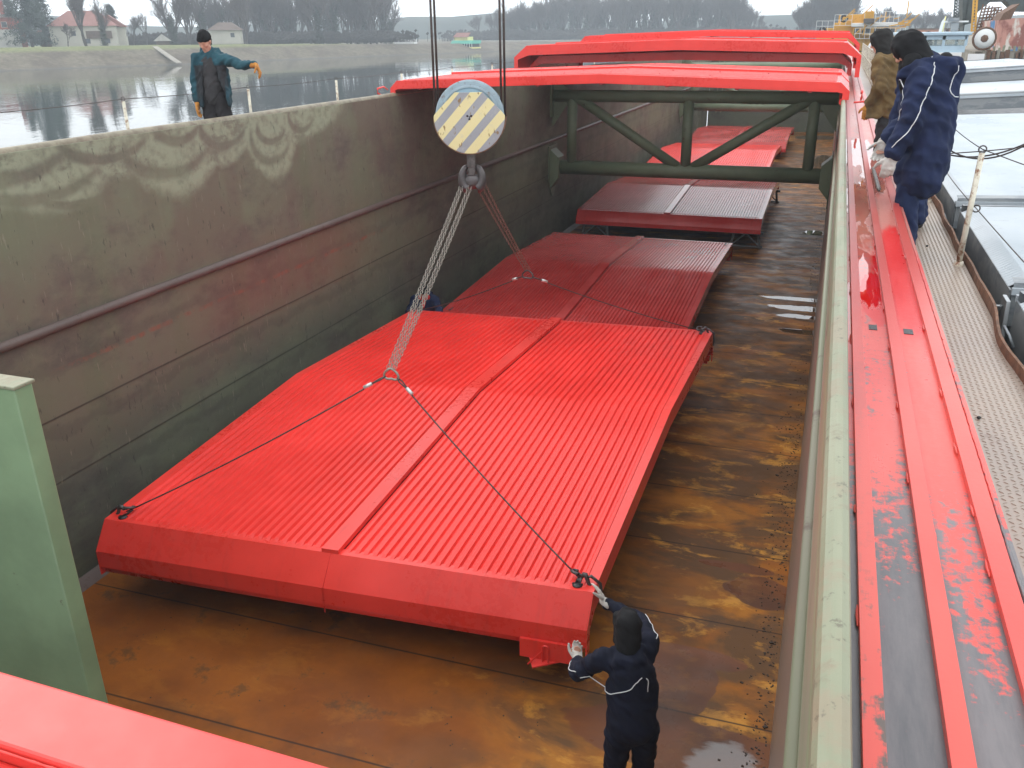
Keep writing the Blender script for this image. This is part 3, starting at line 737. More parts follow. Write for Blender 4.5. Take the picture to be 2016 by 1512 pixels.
# local frame: the striped plate faces -y
m = MB(); m.lathe((0, 0, 0), [(0, -.07), (.40, -.07), (.425, -.055), (.425, -.045), (.39, -.02), (.39, .02), (.425, .045), (.425, .055), (.40, .07), (0, .07)], 64, 'Y'); m.build('sheave', M['blue2'], hb)
m = MB(); m.lathe((0, 0, 0), [(.0, -.078), (.335, -.078), (.345, -.07)], 64, 'Y'); m.build('sheave_web', M['blue'], hb)
m = MB(); m.lathe((0, 0, 0), [(.335, -.088), (.36, -.088), (.365, -.07)], 64, 'Y'); m.build('sheave_ring', M['blue2'], hb)
for sy in (-1, 1):
    R0 = .437; pts = []
    for i in range(41):
        a = R_(180+ -2 + 184*i/40) ; pts.append((R0*math.cos(a), R0*math.sin(a)))
    poly = pts+[(.40, .06), (.17, .285), (-.17, .285), (-.40, .06)]
    m = MB(); m.prism([(x, sy*.125, z) for x, z in poly], (0, sy*.014, 0)); m.build('cheek_plate', M['stripes'], hb, bevel=.003)
m = MB()
for i in range(40):
    a0, a1 = R_(181+178*i/40), R_(181+178*(i+1)/40); r0, r1 = .437, .449
    m.add([(r*math.cos(a), y, r*math.sin(a)) for a in (a0, a1) for r in (r0, r1) for y in (-.139, .139)], [(0, 1, 5, 4), (2, 3, 7, 6), (0, 4, 6, 2), (1, 3, 7, 5)])
m.build('rim_band', M['rust'], hb)
m = MB()
for x, z, r in ((-.022, .012, .013), (.026, .012, .014), (.003, -.024, .013), (.003, 0, .008)): m.lathe((x, -.1395, z), [(0, -.004), (r, -.003), (r, 0)], 12, 'Y')
m.build('grease_hole', M['black'], hb)
m = MB(); m.span((-.055, -.05, -.62), (.055, .05, -.42)); m.span((-.045, -.04, -.72), (.045, .04, -.60)); m.build('shank', M['steel'], hb, bevel=.01)
M['hook'] = simple('dark_worn_hook_steel', (.085, .075, .075), .4, .5, .4, 9, .003, dirt=(.25, .13, .07), dirt_amt=.3)
m = MB(); 
for sx in (-1, 1):
    pts = []; rr = []
    for i in range(15):
        t = i/14; a = R_(-90+195*t) if sx > 0 else R_(-90-195*t)
        pts.append((sx*.062+.072*math.cos(a)*(1-.3*t), 0, -.775+.105*math.sin(a)+.06*t)); rr.append(.058*(1-t)**.55+.012)
    m.tube(pts, rr, 12)
m.ball((0, 0, -.80), (.125, .058, .10), 14, 8); m.build('ramshorn_hook', M['hook'], hb)
m = MB()
for i, x in enumerate((-.43, -.395, .388, .43)):
    yy = (-.03, .035, -.035, .04)[i]
    m2 = MB(); m2.tube([(x, yy, -.05 if abs(x) > .4 else .0), (x+.0, yy, 1.0), (x*.97, yy, 9)], .0145, 8); m2.build('crane_cable', M['rope'], hb)
def chain(mb, p, q, sag=.01, r=.0042, ln=.056, wd=.028):
    p = Vector(p); q = Vector(q); L = (q-p).length; pitch = ln-2*r; n = max(2, int(L/pitch)); pts = []
    for i in range(n+1):
        t = i/n; c = p.lerp(q, t); c.z -= sag*4*t*(1-t); pts.append(c)
    for i in range(n):
        a, b = pts[i], pts[i+1]; d = (b-a).normalized(); c = (a+b)/2
        x = d.orthogonal().normalized(); x = Matrix.Rotation(i*math.pi/2+.6, 3, d) @ x
        y = d.cross(x); h = ln/2; w2 = wd/2; loop = []
        for k in range(8):
            an = 2*math.pi*k/8+math.pi/8; loop.append(c+d*math.cos(an)*h*1.02+x*math.sin(an)*w2)
        mb.tube(loop, r, 4, True)
hk = Vector((HB.x, HB.y, HB.z-.86))
def corner(sx, sy): return WM[C1.name] @ (S1 @ Vector((sx*2.55, sy*3.66, Hc+.05)))
def rope_end(nm, ring_p, cor, t, dirn):
    """wire leg with pressed ferrules at the ring and a hook at the cover's corner"""
    d = (cor-ring_p).normalized(); m = MB()
    q = [ring_p.lerp(cor, i/12) for i in range(13)]
    for i, p in enumerate(q): p.z -= .05*4*(i/12)*(1-i/12)
    side = d.cross(Vector((0, 0, 1))).normalized()
    m.tube(q[:1]+[ring_p+d*.06+side*.02, ring_p+d*.17+side*.006]+q[1:], .0085, 7)
    m.tube([ring_p, ring_p+d*.06-side*.02, ring_p+d*.18-side*.004], .0085, 7)
    w_ = m.build('sling_wire', M['rope'], parent=t, world=True)
    f = MB(); f.tube([ring_p+d*.17, ring_p+d*.27], [.021, .021], 10); f.build('ferrule', M['ferrule'], parent=w_, world=True)
    h = MB(); c = cor+Vector((0, 0, .03))
    out = Vector((dirn[0], dirn[1]*.25, 0)).normalized()
    hp = [c-d*.02]+[c+out*(.03+.10*k/6)+Vector((0, 0, .045*math.sin(k*.9)-.005*k)) for k in range(7)]
    h.tube(hp, [.016, .02, .024, .024, .022, .02, .017, .012], 8)
    ring = [c+d*(-.045)+(out*math.cos(a)+Vector((0, dirn[1], .4)).normalized()*math.sin(a))*.05 for a in [R_(40+30*k) for k in range(9)]]
    h.tube(ring, .016, 8)
    # hanging tail of the safety loop, over the edge of the cover
    e = WM[C1.name] @ (S1 @ Vector((dirn[0]*2.735, dirn[1]*3.66, Hc)))
    h.tube([c+out*.08, c.lerp(e, .6)+Vector((0, 0, .06)), e+Vector((dirn[0]*.02, 0, .02)), e+Vector((dirn[0]*.03, 0, -.10)), e+Vector((dirn[0]*.02, 0, -.20))], [.014, .016, .016, .020, .012], 8)
    h.build('sling_hook', M['hook'], parent=w_, world=True)
M['ferrule'] = simple('aluminium_ferrule', (.6, .6, .58), .4, .5, .15, 30)
def sling(nm, label, ringp, sy, mat, offs):
    t = thing('chain_sling', label, 'chain sling', ringp)
    for i, (ox, ring_o) in enumerate(offs):
        m = MB(); chain(m, hk+Vector(ox), ringp+Vector(ring_o)+Vector((0, 0, .04)), .01+.01*i); m.build('chain', mat, parent=t, world=True)
    m = MB(); d = Vector((0, 1, 0)); view = Vector((1, 0, 0))
    m.tube([ringp+Vector((math.cos(a)*.088, 0, math.sin(a)*.06-.03*abs(math.cos(a)))) for a in [2*math.pi*k/16 for k in range(16)]], .0135, 8, True)
    m.build('ring', M['hook'] if sy > 0 else M['chain'], parent=t, world=True)
    for sx in (-1, 1): rope_end('', ringp+Vector((sx*.07, 0, -.04)), corner(sx, sy), t, (sx, sy))
sling('n', 'bright steel chain sling from the hook to the near end of the hanging cover', Vector((-4.20, 7.75, CAMZ-3.39)), -1, M['chain'],
      [((-.14, -.03, .03), (-.04, 0, .02)), ((-.10, 0, .06), (-.0, 0, .03)), ((-.03, -.03, .02), (.03, 0, .03)), ((.01, -.05, .0), (.05, 0, .02))])
sling('f', 'brown rusty chain sling from the hook to the far end of the hanging cover', Vector((-4.16, 12.25, CAMZ-3.42)), 1, M['chain_rust'],
      [((.05, .02, -.01), (-.04, 0, .02)), ((.09, 0, .08), (-.0, 0, .03)), ((.13, .03, .10), (.04, 0, .03))])

# ================================================================ PEOPLE
class Blob(MB):
    def cap(s, a, b, ra, rb, n=14, k=5, sc_=(1, 1), ref=None):
        """tapered capsule; sc_ flattens the section (x: along ref, y: across)"""
        a = Vector(a); b = Vector(b); d = b-a; L = d.length
        d = d/L if L > 1e-6 else Vector((0, 0, 1))
        x = (Vector(ref) if ref is not None else Vector((1, 0, 0)))
        x = x-d*x.dot(d)
        if x.length < .05: x = d.orthogonal()
        x.normalize(); y = d.cross(x); vs = []; rings = []
        for i in range(k+1): t = math.pi/2*(1-i/k); rings.append((a-d*ra*math.sin(t), ra*math.cos(t)))
        for i in range(1, 4): rings.append((a.lerp(b, i/4), ra+(rb-ra)*i/4))
        for i in range(k+1): t = math.pi/2*i/k; rings.append((b+d*rb*math.sin(t), rb*math.cos(t)))
        for p, r in rings:
            r = max(r, 1e-4)
            for j in range(n):
                an = 2*math.pi*j/n; vs.append(p+x*math.cos(an)*r*sc_[0]+y*math.sin(an)*r*sc_[1])
        nr = len(rings)
        fs = [(i*n+j, i*n+(j+1) % n, (i+1)*n+(j+1) % n, (i+1)*n+j) for i in range(nr-1) for j in range(n)]
        fs += [tuple(range(n))[::-1], tuple((nr-1)*n+j for j in range(n))]
        return s.add(vs, fs)
    def chainc(s, pts, rs, **k):
        for i in range(len(pts)-1): s.cap(pts[i], pts[i+1], rs[i], rs[i+1], **k)
        return s
    def fuse(s, name, mat, parent, vox=.012, sm=3, wr=0., wsc=9., seed=0, world=False, fold=None):
        me = s.mesh('tmp'); tmp = bpy.data.objects.new('tmp', me); COL.objects.link(tmp)
        md = tmp.modifiers.new('r', 'REMESH'); md.mode = 'VOXEL'; md.voxel_size = vox; md.use_smooth_shade = True
        dg = bpy.context.evaluated_depsgraph_get(); ev = tmp.evaluated_get(dg)
        new = bpy.data.meshes.new_from_object(ev); COL.objects.unlink(tmp); bpy.data.objects.remove(tmp)
        bm = bmesh.new(); bm.from_mesh(new)
        for _ in range(sm): bmesh.ops.smooth_vert(bm, verts=bm.verts, factor=.5, use_axis_x=True, use_axis_y=True, use_axis_z=True)
        if wr:
            bm.normal_update(); off = Vector((seed*7.1, seed*3.3, 0))
            for v in bm.verts:
                p = v.co*wsc+off; q = Vector((p.x*.8+p.z*.45, p.y*.8-p.z*.3, p.z*.95+p.x*.5))
                h = 1-abs(noise.noise(q)*2.6); h2 = noise.noise(q*2.6)
                v.co += v.normal*wr*(h*.7+h2*.6-.35)
            bmesh.ops.smooth_vert(bm, verts=bm.verts, factor=.5, use_axis_x=True, use_axis_y=True, use_axis_z=True)
        bm.to_mesh(new); bm.free(); new.name = name
        return link(name, new, mat, parent, world, smooth=True)
def cloth(name, col, sc_=40, rough=.9, dirt=None, var=.25):
    n = N(name, 'object'); a = n.noise(5, 5, .6); wv = n.noise(sc_*6, 2)
    c = n.mix(n.rng(a, .35, .65), tuple(x*(1-var) for x in col), tuple(min(1, x*(1+var)) for x in col))
    if dirt: c = n.mix(n.math('MULTIPLY', n.rng(n.noise(7, 6, .7), .55, .68), .7), c, dirt)
    n.set(c, rough, 0, .25); n.bump(n.math('ADD', n.math('MULTIPLY', wv, .3), n.noise(16, 4)), .006, .5)
    return n.m
M['navy'] = cloth('navy_workwear_cloth', (.014, .021, .055)); M['navy_dark'] = cloth('dark_navy_cloth', (.008, .010, .022))
M['navy_trouser'] = cloth('navy_trouser_cloth', (.016, .025, .065))
M['olive'] = cloth('olive_brown_canvas', (.125, .080, .034), dirt=(.06, .04, .025)); M['greyk'] = cloth('charcoal_knit', (.045, .043, .045))
M['teal'] = cloth('teal_jacket_cloth', (.022, .075, .105), dirt=(.03, .04, .045))
def two_tone():
    n = N('teal_and_charcoal_jacket_cloth', 'object'); o = n.xyz(); a = n.noise(5, 5, .6)
    ax = n.math('ABSOLUTE', o['X']); f = n.math('MAXIMUM', n.rng(ax, .205, .225), n.rng(n.math('ADD', o['Z'], n.math('MULTIPLY', a, .04)), 1.37, 1.39))
    f = n.math('MULTIPLY', f, n.rng(n.math('SUBTRACT', ax, n.math('MULTIPLY', n.math('SUBTRACT', 1.1, o['Z']), .0)), -1, 0))
    c = n.mix(f, n.mix(a, (.018, .022, .026), (.045, .045, .048)), n.mix(n.rng(a, .35, .65), (.014, .046, .064), (.028, .088, .110)))
    c = n.mix(n.rng(o['Z'], 1.0, .86), c, (.022, .04, .05))
    n.set(c, .85, 0, .25); n.bump(n.noise(16, 4), .006, .5); return n.m
M['teal'] = two_tone()
M['blackc'] = cloth('black_knit', (.012, .012, .013), 60)
M['char'] = cloth('charcoal_trouser_cloth', (.030, .028, .030)); M['hoodc'] = cloth('dark_brown_grey_fleece', (.022, .021, .020), 50)
M['leather'] = cloth('orange_tan_work_glove', (.46, .20, .045), 30, .8, dirt=(.07, .045, .03)); M['glove'] = cloth('off_white_cotton_glove', (.52, .49, .45), 40, .9, dirt=(.30, .26, .22))
M['boot'] = simple('black_boot_rubber', (.015, .015, .016), .45, 0, .3, 12)
M['piping'] = simple('reflective_grey_piping', (.62, .63, .64), .5, 0, .1, 20)
M['redc'] = cloth('red_scarf_cloth', (.55, .035, .03))
def skin_mat():
    n = N('weathered_skin', 'object'); a = n.noise(14, 4)
    n.set(n.mix(n.rng(a, .35, .65), (.46, .22, .155), (.56, .30, .215)), .5, 0, .4)
    n.b.inputs['Subsurface Weight'].default_value = .08; n.b.inputs['Subsurface Radius'].default_value = (.02, .008, .004); n.bump(a, .001, .3); return n.m
M['skin'] = skin_mat()
def V(*a): return Vector(a)
def hand_dirs(fore, palm_n):
    f = Vector(fore).normalized(); p = Vector(palm_n); p = (p-f*p.dot(f)).normalized(); return f, p, f.cross(p)
def fill_hand(b, wrist, fore, palm, side, curl=.35, k=1.0, spread=.2):
    """palm and five separate curled fingers; palm = direction the palm faces, side = +1/-1 where the thumb sits"""
    f, p, s_ = hand_dirs(fore, palm); s_ = s_*side
    w = Vector(wrist)
    b.cap(w, w+f*.045*k, .030*k, .036*k, sc_=(1.0, .62), ref=s_)
    for o in (-.026, -.009, .009, .026): b.cap(w+f*.025*k+s_*o*k, w+f*.088*k+s_*o*1.12*k, .017*k, .0145*k, n=10, k=3)
    for i, (o, L) in enumerate(((.030, .068), (.010, .078), (-.011, .072), (-.031, .056))):
        base = w+f*.09*k+s_*o*k; ang = curl*(.6+.12*i); d = (f+s_*o*spread*6).normalized(); q = base; seg = (.44, .32, .24)
        for j, sg in enumerate(seg):
            ang_j = ang*(j+1); dd = (d*math.cos(ang_j)+p*math.sin(ang_j)).normalized(); q2 = q+dd*L*sg*k
            b.cap(q, q2, (.0115-.001*j)*k, (.0108-.001*j)*k, n=9, k=3); q = q2
    q = w+f*.030*k+s_*.030*k
    for j, sg in enumerate((.042, .032, .026)):
        dd = (f*.75+s_*(.75-.25*j)+p*(.25+.25*j*curl*2)).normalized(); q2 = q+dd*sg*k; b.cap(q, q2, (.016-.002*j)*k, (.014-.002*j)*k, n=9, k=3); q = q2
def face(b, H, fwd, up, s=1.0):
    """head and neck-up surface: skull, jaw, brow, nose, lips, ears, eye sockets left between brow and cheek"""
    f = Vector(fwd).normalized(); u = (Vector(up)-f*Vector(up).dot(f)).normalized(); r = f.cross(u); H = Vector(H)
    P = lambda x, y, z: H+(r*x+f*y+u*z)*s
    b.cap(P(0, -.02, .03), P(0, .012, .02), .083*s, .080*s, sc_=(.92, 1.08), ref=r)
    b.cap(P(0, -.01, -.01), P(0, .035, -.055), .072*s, .050*s, sc_=(.9, 1), ref=r)
    b.cap(P(-.022, .052, -.088), P(.022, .052, -.088), .024*s, .024*s)                   # chin
    b.cap(P(-.033, .077, .032), P(.033, .077, .032), .016*s, .016*s)                      # brow
    for x in (-1, 1):
        b.cap(P(x*.040, .060, -.018), P(x*.050, .045, -.015), .024*s, .020*s)             # cheek
        b.cap(P(x*.031, .073, .006), P(x*.036, .071, .006), .0125*s, .0115*s, n=8, k=3)      # eyelid
        b.cap(P(x*.079, -.008, .008), P(x*.079, -.016, -.022), .014*s, .010*s, sc_=(.55, 1), ref=r)  # ear
        b.cap(P(x*.052, .02, -.060), P(x*.030, .05, -.082), .024*s, .022*s)               # jaw
    b.cap(P(0, .088, .018), P(0, .104, -.022), .009*s, .0135*s, n=10, k=4)                # nose
    for x in (-1, 1): b.cap(P(x*.010, .092, -.027), P(x*.010, .088, -.027), .0085*s, .0085*s, n=8, k=3)
    b.cap(P(-.020, .080, -.050), P(.020, .080, -.050), .0085*s, .0085*s, n=8, k=3)        # lips
    b.cap(P(-.016, .080, -.062), P(.016, .080, -.062), .0085*s, .0085*s, n=8, k=3)
    return P
def person(label, loc, rz, J, fit, group=None):
    """J: joints in the person's own frame, facing +y, feet at z=0"""
    t = thing('person', label, 'person', loc, rz, group)
    pel, che, nek, H = J['pel'], J['che'], J['nek'], J['head']; f, up = J['face'], J.get('up', V(0, 0, 1))
    b = Blob()
    face(b, H, f, up)
    b.cap(nek-V(0, 0, .03), H-V(0, 0, .05), .058, .056)
    b.cap(pel, che, .125, .13, sc_=(1.15, .8)); b.cap(che, nek-V(0, 0, .06), .12, .06, sc_=(1.1, .75))
    for s_ in ('l', 'r'):
        sh, el, wr_ = J[s_+'sh'], J[s_+'el'], J[s_+'wr']; hp, kn, an = J[s_+'hp'], J[s_+'kn'], J[s_+'an']
        b.cap(che+V(0, 0, .06), sh, .06, .052); b.chainc([sh, el, wr_], [.050, .038, .027])
        b.chainc([pel, hp, kn, an], [.10, .088, .055, .040]); b.cap(an, an+V(0, .12, -.04), .038, .032)
        fill_hand(b, wr_, J[s_+'fo'], J[s_+'pa'], J[s_+'si'], J.get(s_+'cu', .35), .80)
    b.fuse('body', M['skin'], t, .0075, 2)
    ch = che; bulk = fit.get('bulk', 1.)
    # trousers
    b = Blob()
    b.cap(pel+V(0, 0, .02), pel-V(0, 0, .04), .155, .15, sc_=(1.12, .82))
    for s_ in ('l', 'r'):
        hp, kn, an = J[s_+'hp'], J[s_+'kn'], J[s_+'an']
        b.chainc([pel.lerp(hp, .7), hp-V(0, 0, .05), kn, kn.lerp(an, .75), an+V(0, 0, .02)], [.13, .118, .088, .082, .085])
    b.fuse('trousers', M[fit['trousers']], t, .013, 2, .016, 9, 3)
    for s_ in ('l', 'r'):
        an = J[s_+'an']; b = Blob(); tf = J.get(s_+'toe', V(0, 1, 0))
        b.cap(an+V(0, 0, .03), an-V(0, 0, .02), .058, .055); b.cap(an+V(0, 0, -.035)-tf*.03, an+tf*.15+V(0, 0, -.045), .045, .040, sc_=(1.05, .9))
        b.fuse('boot', M['boot'], t, .009, 2)
    # jacket
    b = Blob(); hem = fit.get('hem', .12)
    if 'open' not in fit:
        b.cap(pel+V(0, .0, .10-hem), ch-V(0, 0, .05), .185*bulk, .19*bulk, sc_=(1.12, .86)); b.cap(ch-V(0, 0, .08), ch+V(0, 0, .09), .195*bulk, .16*bulk, sc_=(1.15, .85))
    else:
        # open jacket: two fronts swung aside over a dark undershirt
        b.cap(pel+V(0, -.045, .02-hem*.5), ch-V(0, .02, .05), .175*bulk, .17*bulk, sc_=(1.15, .70)); b.cap(ch-V(0, .02, .08), ch+V(0, -.01, .09), .185*bulk, .155*bulk, sc_=(1.15, .78))
        for sx, sw in ((1, .0), (-1, .07)):
            for k_ in range(6):
                u = k_/5; b.cap(ch+V(sx*(.10+.07*u), .11-.07*u, .06), pel+V(sx*(.15+.07*u+sw*(1-u)*1.6), .15-.12*u+sw*.5, -.13+.02*u), .030, .022)
            b.cap(ch+V(sx*.17, .0, -.05), pel+V(sx*.17, -.02, -.09), .06, .06)
    for s_ in ('l', 'r'):
        sh, el, wr_ = J[s_+'sh'], J[s_+'el'], J[s_+'wr']
        b.cap(ch+V(0, 0, .07), sh, .115*bulk, .088*bulk); b.chainc([sh, el, el.lerp(wr_, .88)], [.088*bulk, .074*bulk, .058*bulk])
    b.cap(nek-V(0, .01, .06), nek+V(0, -.0, -.0), .105, .085)
    if fit.get('collar'):
        for k_ in range(9): an = R_(200+140*k_/8) ; b.cap(nek+V(.10*math.cos(an), .10*math.sin(an), -.04), nek+V(.125*math.cos(an), .125*math.sin(an), .055), .035, .028)
    if fit.get('bighood'):
        for a_, b_, r_ in (((-.14, -.05, .03), (-.10, -.20, .0), .06), ((.14, -.05, .03), (.10, -.20, .0), .06), ((-.11, -.20, .0), (.11, -.20, .0), .07), ((0, -.24, .0), (0, -.24, -.12), .075), ((-.15, .02, .0), (-.12, .10, -.06), .05), ((.15, .02, .0), (.12, .10, -.06), .05)): b.cap(nek+V(*a_), nek+V(*b_), r_, r_)
    if fit.get('hoodback'):
        b.cap(nek+V(-.09, -.13, -.04), nek+V(.09, -.13, -.04), .06, .06); b.cap(nek+V(-.10, -.04, .0), nek+V(-.06, -.14, -.03), .04, .055); b.cap(nek+V(.10, -.04, .0), nek+V(.06, -.14, -.03), .04, .055)
        b.cap(nek+V(0, -.15, -.04), nek+V(0, -.15, -.14), .07, .04)
    jk = b.fuse('jacket', M[fit['jacket']], t, .0125, 3, fit.get('wr', .022), 8, fit.get('seed', 1))
    if 'open' in fit:
        b = Blob(); b.cap(pel+V(0, .04, -.02), ch+V(0, .035, .02), .135, .135, sc_=(1.1, .8)); b.cap(ch+V(0, .03, .03), nek+V(0, .015, -.03), .12, .07, sc_=(1.1, .8))
        b.fuse('undershirt', M[fit['open']], t, .0125, 2, .02, 8, 5)
        b = Blob()
        b.cap(nek+V(-.08, .02, -.03), nek+V(.08, .02, -.03), .04, .04)
        b.fuse('collar', M['blackc'], t, .010, 2)
    # piping snapped to the jacket
    if fit.get('piping'):
        bv = BVHTree.FromObject(jk, bpy.context.evaluated_depsgraph_get()) if False else None
        me = jk.data; bv = BVHTree.FromPolygons([v.co for v in me.vertices], [tuple(p.vertices) for p in me.polygons])
        for line in fit['piping']:
            pts = []
            L_ = [Vector(q) for q in line]
            for a, c in zip(L_[:-1], L_[1:]):
                for i in range(8):
                    q = a.lerp(c, i/8); hit = bv.find_nearest(q)
                    if hit[0] is not None: pts.append(hit[0]+hit[1]*.002)
            for _ in range(4): pts = [pts[0]]+[(pts[i-1]+pts[i]*2+pts[i+1])/4 for i in range(1, len(pts)-1)]+[pts[-1]]
            pts = [(lambda h_: h_[0]+h_[1]*.003)(bv.find_nearest(q)) for q in pts]
            m = MB(); m.tube(pts, .0040, 5); m.build('reflective_piping', M['piping'], t)
    if fit.get('bighood'):
        b = Blob(); b.cap(nek+V(-.09, .06, .03), nek+V(.09, .06, .03), .075, .075); b.cap(nek+V(0, .08, .0), ch+V(0, .17, .02), .075, .05); b.fuse('black_collar', M['blackc'], t, .011, 2, .012, 9, 3)
        b = Blob(); b.cap(nek+V(-.07, -.17, .055), nek+V(.07, -.17, .055), .05, .05); b.fuse('hood_lining', M['blackc'], t, .011, 2)
    # gloves
    if fit.get('gloves'):
        for s_ in ('l', 'r'):
            b = Blob(); wr_ = J[s_+'wr']; fo = Vector(J[s_+'fo']).normalized(); el = J[s_+'el']
            fill_hand(b, wr_, J[s_+'fo'], J[s_+'pa'], J[s_+'si'], J.get(s_+'cu', .35), fit.get('gk', 1.14))
            b.cap(wr_-(wr_-el).normalized()*.055, wr_+fo*.01, .047, .036)
            b.fuse('glove', M[fit['gloves']], t, .0055, 2, .004, 22, 2)
    # head wear
    b = Blob(); f_ = Vector(f).normalized(); u = (Vector(up)-f_*Vector(up).dot(f_)).normalized(); r = f_.cross(u)
    P = lambda x, y, z: H+r*x+f_*y+u*z
    if fit['hat'] == 'beanie':
        b.cap(P(0, -.025, .060), P(0, .004, .060), .094, .092, sc_=(.95, 1.0), ref=r); b.cap(P(0, -.02, .10), P(0, .0, .10), .07, .065)
        for a in range(12):
            an = 2*math.pi*a/12; an2 = 2*math.pi*(a+1)/12
            b.cap(P(.086*math.cos(an), -.008+.094*math.sin(an), .058), P(.086*math.cos(an2), -.008+.094*math.sin(an2), .058), .018, .018, n=8, k=3)
        b.fuse('knitted_cap', M['blackc'], t, .008, 2, .004, 20, 1)
        h = Blob(); h.cap(P(0, -.045, .005), P(0, -.04, -.03), .068, .055); h.fuse('hair', M['hoodc'], t, .009, 1)
    else:
        pk = .03 if fit['hat'] == 'peaked' else .0
        b.cap(P(0, -.025, .035), P(0, .010, .045), .108, .102, sc_=(.98, 1.05), ref=r)
        b.cap(P(0, -.03, .03), nek+V(0, -.035, -.02), .104, .105)
        b.cap(P(0, .0, .10+pk), P(0, .055, .085), .045, .04)
        for x in (-1, 1): b.cap(P(x*.070, .055, .07), P(x*.072, .035, -.06), .030, .030); b.cap(P(x*.072, .035, -.06), nek+V(x*.05, .07, .0), .030, .04)
        b.cap(P(-.05, .072, .082), P(.05, .072, .082), .026, .026)
        b.fuse('hood', M[fit.get('hood', 'hoodc')], t, .010, 3, .012, 9, 4)
    return t
def stand(h=1.78, lean=(0, 0), **k):
    s = h/1.78; lx, ly = lean
    J = dict(pel=V(0, 0, .95)*s, che=V(lx*.55, ly*.55, 1.32*s), nek=V(lx, ly, 1.50*s), head=V(lx*1.15, ly*1.15+.03, 1.645*s), face=V(0, 1, -.1),
             lsh=V(lx-.185, ly, 1.43*s), rsh=V(lx+.185, ly, 1.43*s), lel=V(lx-.235, ly-.02, 1.14*s), rel=V(lx+.235, ly-.02, 1.14*s),
             lwr=V(lx-.235, ly+.09, .88*s), rwr=V(lx+.235, ly+.09, .88*s), lfo=V(0, .15, -1), rfo=V(0, .15, -1), lpa=V(1, 0, 0), rpa=V(-1, 0, 0), lsi=-1, rsi=1,
             lhp=V(-.095, 0, .90)*s, rhp=V(.095, 0, .90)*s, lkn=V(-.11, .03, .50)*s, rkn=V(.11, .03, .50)*s, lan=V(-.12, -.02, .09), ran=V(.12, -.02, .09))
    J.update(k); return J
# 1: pointing worker on the port deck. Faces the starboard side and a little aft.
J = stand(1.80, (0, .0), face=V(.30, .8, -.42), head=V(.02, .055, 1.655), lel=V(-.44, .10, 1.36), lwr=V(-.68, .19, 1.36), lfo=V(-.45, .25, -.75), lpa=V(.3, .2, -.6), lsh=V(-.195, .02, 1.43), lcu=.5,
          rel=V(.25, .02, 1.14), rwr=V(.235, .10, .875), rfo=V(.0, .1, -1), rcu=.3)
# in the photo his outstretched arm points to the right: mirror so that his left arm (image right) is raised
person('worker in open teal jacket and black knitted cap pointing down with an orange glove', (-8.22, 10.62, DZ), R_(180+18), J,
       dict(trousers='char', jacket='teal', open='greyk', gloves='leather', gk=1.22, hat='beanie', hoodback=True, collar=True, hem=.06, bulk=.96, wr=.02))
# 2: large worker in navy coat, looking down into the hold
J = stand(1.72, (0, .20), face=V(.05, .8, -.55), up=V(0, .35, 1), pel=V(0, .05, .92), lhp=V(-.10, .07, .87), rhp=V(.10, .07, .87), lkn=V(-.11, .12, .48), rkn=V(.11, .12, .48), lan=V(-.12, .07, .09), ran=V(.12, .07, .09),
          che=V(0, .07, 1.22), nek=V(0, .17, 1.43), head=V(0, .26, 1.545), lsh=V(-.20, .14, 1.35), rsh=V(.20, .14, 1.35),
          lel=V(-.27, .17, 1.05), lwr=V(-.26, .27, .80), lfo=V(0, .15, -1), rel=V(.27, .14, 1.06), rwr=V(.22, .33, .86), rfo=V(-.1, .4, -1), lcu=.5, rcu=.5)
person('worker in long navy padded coat and black hood, nearest on the starboard walkway', (.74, 7.62, DZ), R_(86), J,
       dict(trousers='navy_trouser', jacket='navy', gloves='glove', gk=1.2, hat='peaked', hood='blackc', hoodback=True, bighood=True, hem=.36, bulk=1.27, wr=.026, seed=2,
            piping=[[(-.10, .10, 1.50), (-.30, .06, 1.36), (-.36, .13, 1.10), (-.37, .18, .98), (-.33, .30, .86)], [(-.16, .30, 1.32), (-.20, .34, 1.15), (-.12, .36, 1.0)], [(-.12, -.12, 1.44), (-.2, -.10, 1.28), (-.1, -.2, 1.22)]]))
# 3: worker behind him
J = stand(1.70, (0, .20), face=V(0, .9, -.4), nek=V(0, .20, 1.42), head=V(0, .28, 1.535), lel=V(-.27, .2, 1.1), lwr=V(-.24, .26, .86), rel=V(.27, .10, 1.1), rwr=V(.22, .16, .88), lfo=V(.1, .2, -1), rfo=V(-.1, .2, -1))
person('worker in a navy jacket mostly hidden behind the nearest worker on the walkway', (.80, 8.7, DZ), R_(80), J,
       dict(trousers='navy_trouser', jacket='navy', gloves='glove', gk=1.15, hat='hood', hood='blackc', hoodback=True, hem=.22, bulk=1.16, wr=.024, seed=5))
# 4: worker in olive jacket
J = stand(1.70, (0, .14), face=V(-.25, .95, -.28), nek=V(0, .14, 1.43), head=V(0, .215, 1.56), che=V(0, .05, 1.24), lel=V(-.26, .08, 1.10), lwr=V(-.2, .2, .92), rel=V(.26, .08, 1.1), rwr=V(.2, .22, .92))
person('worker in an olive brown jacket and dark hood, farthest along the starboard walkway', (.60, 11.0, DZ), R_(72), J,
       dict(trousers='char', jacket='olive', open='greyk', gloves='leather', gk=1.1, hat='hood', hood='hoodc', hem=.16, bulk=1.12, wr=.022, seed=7))
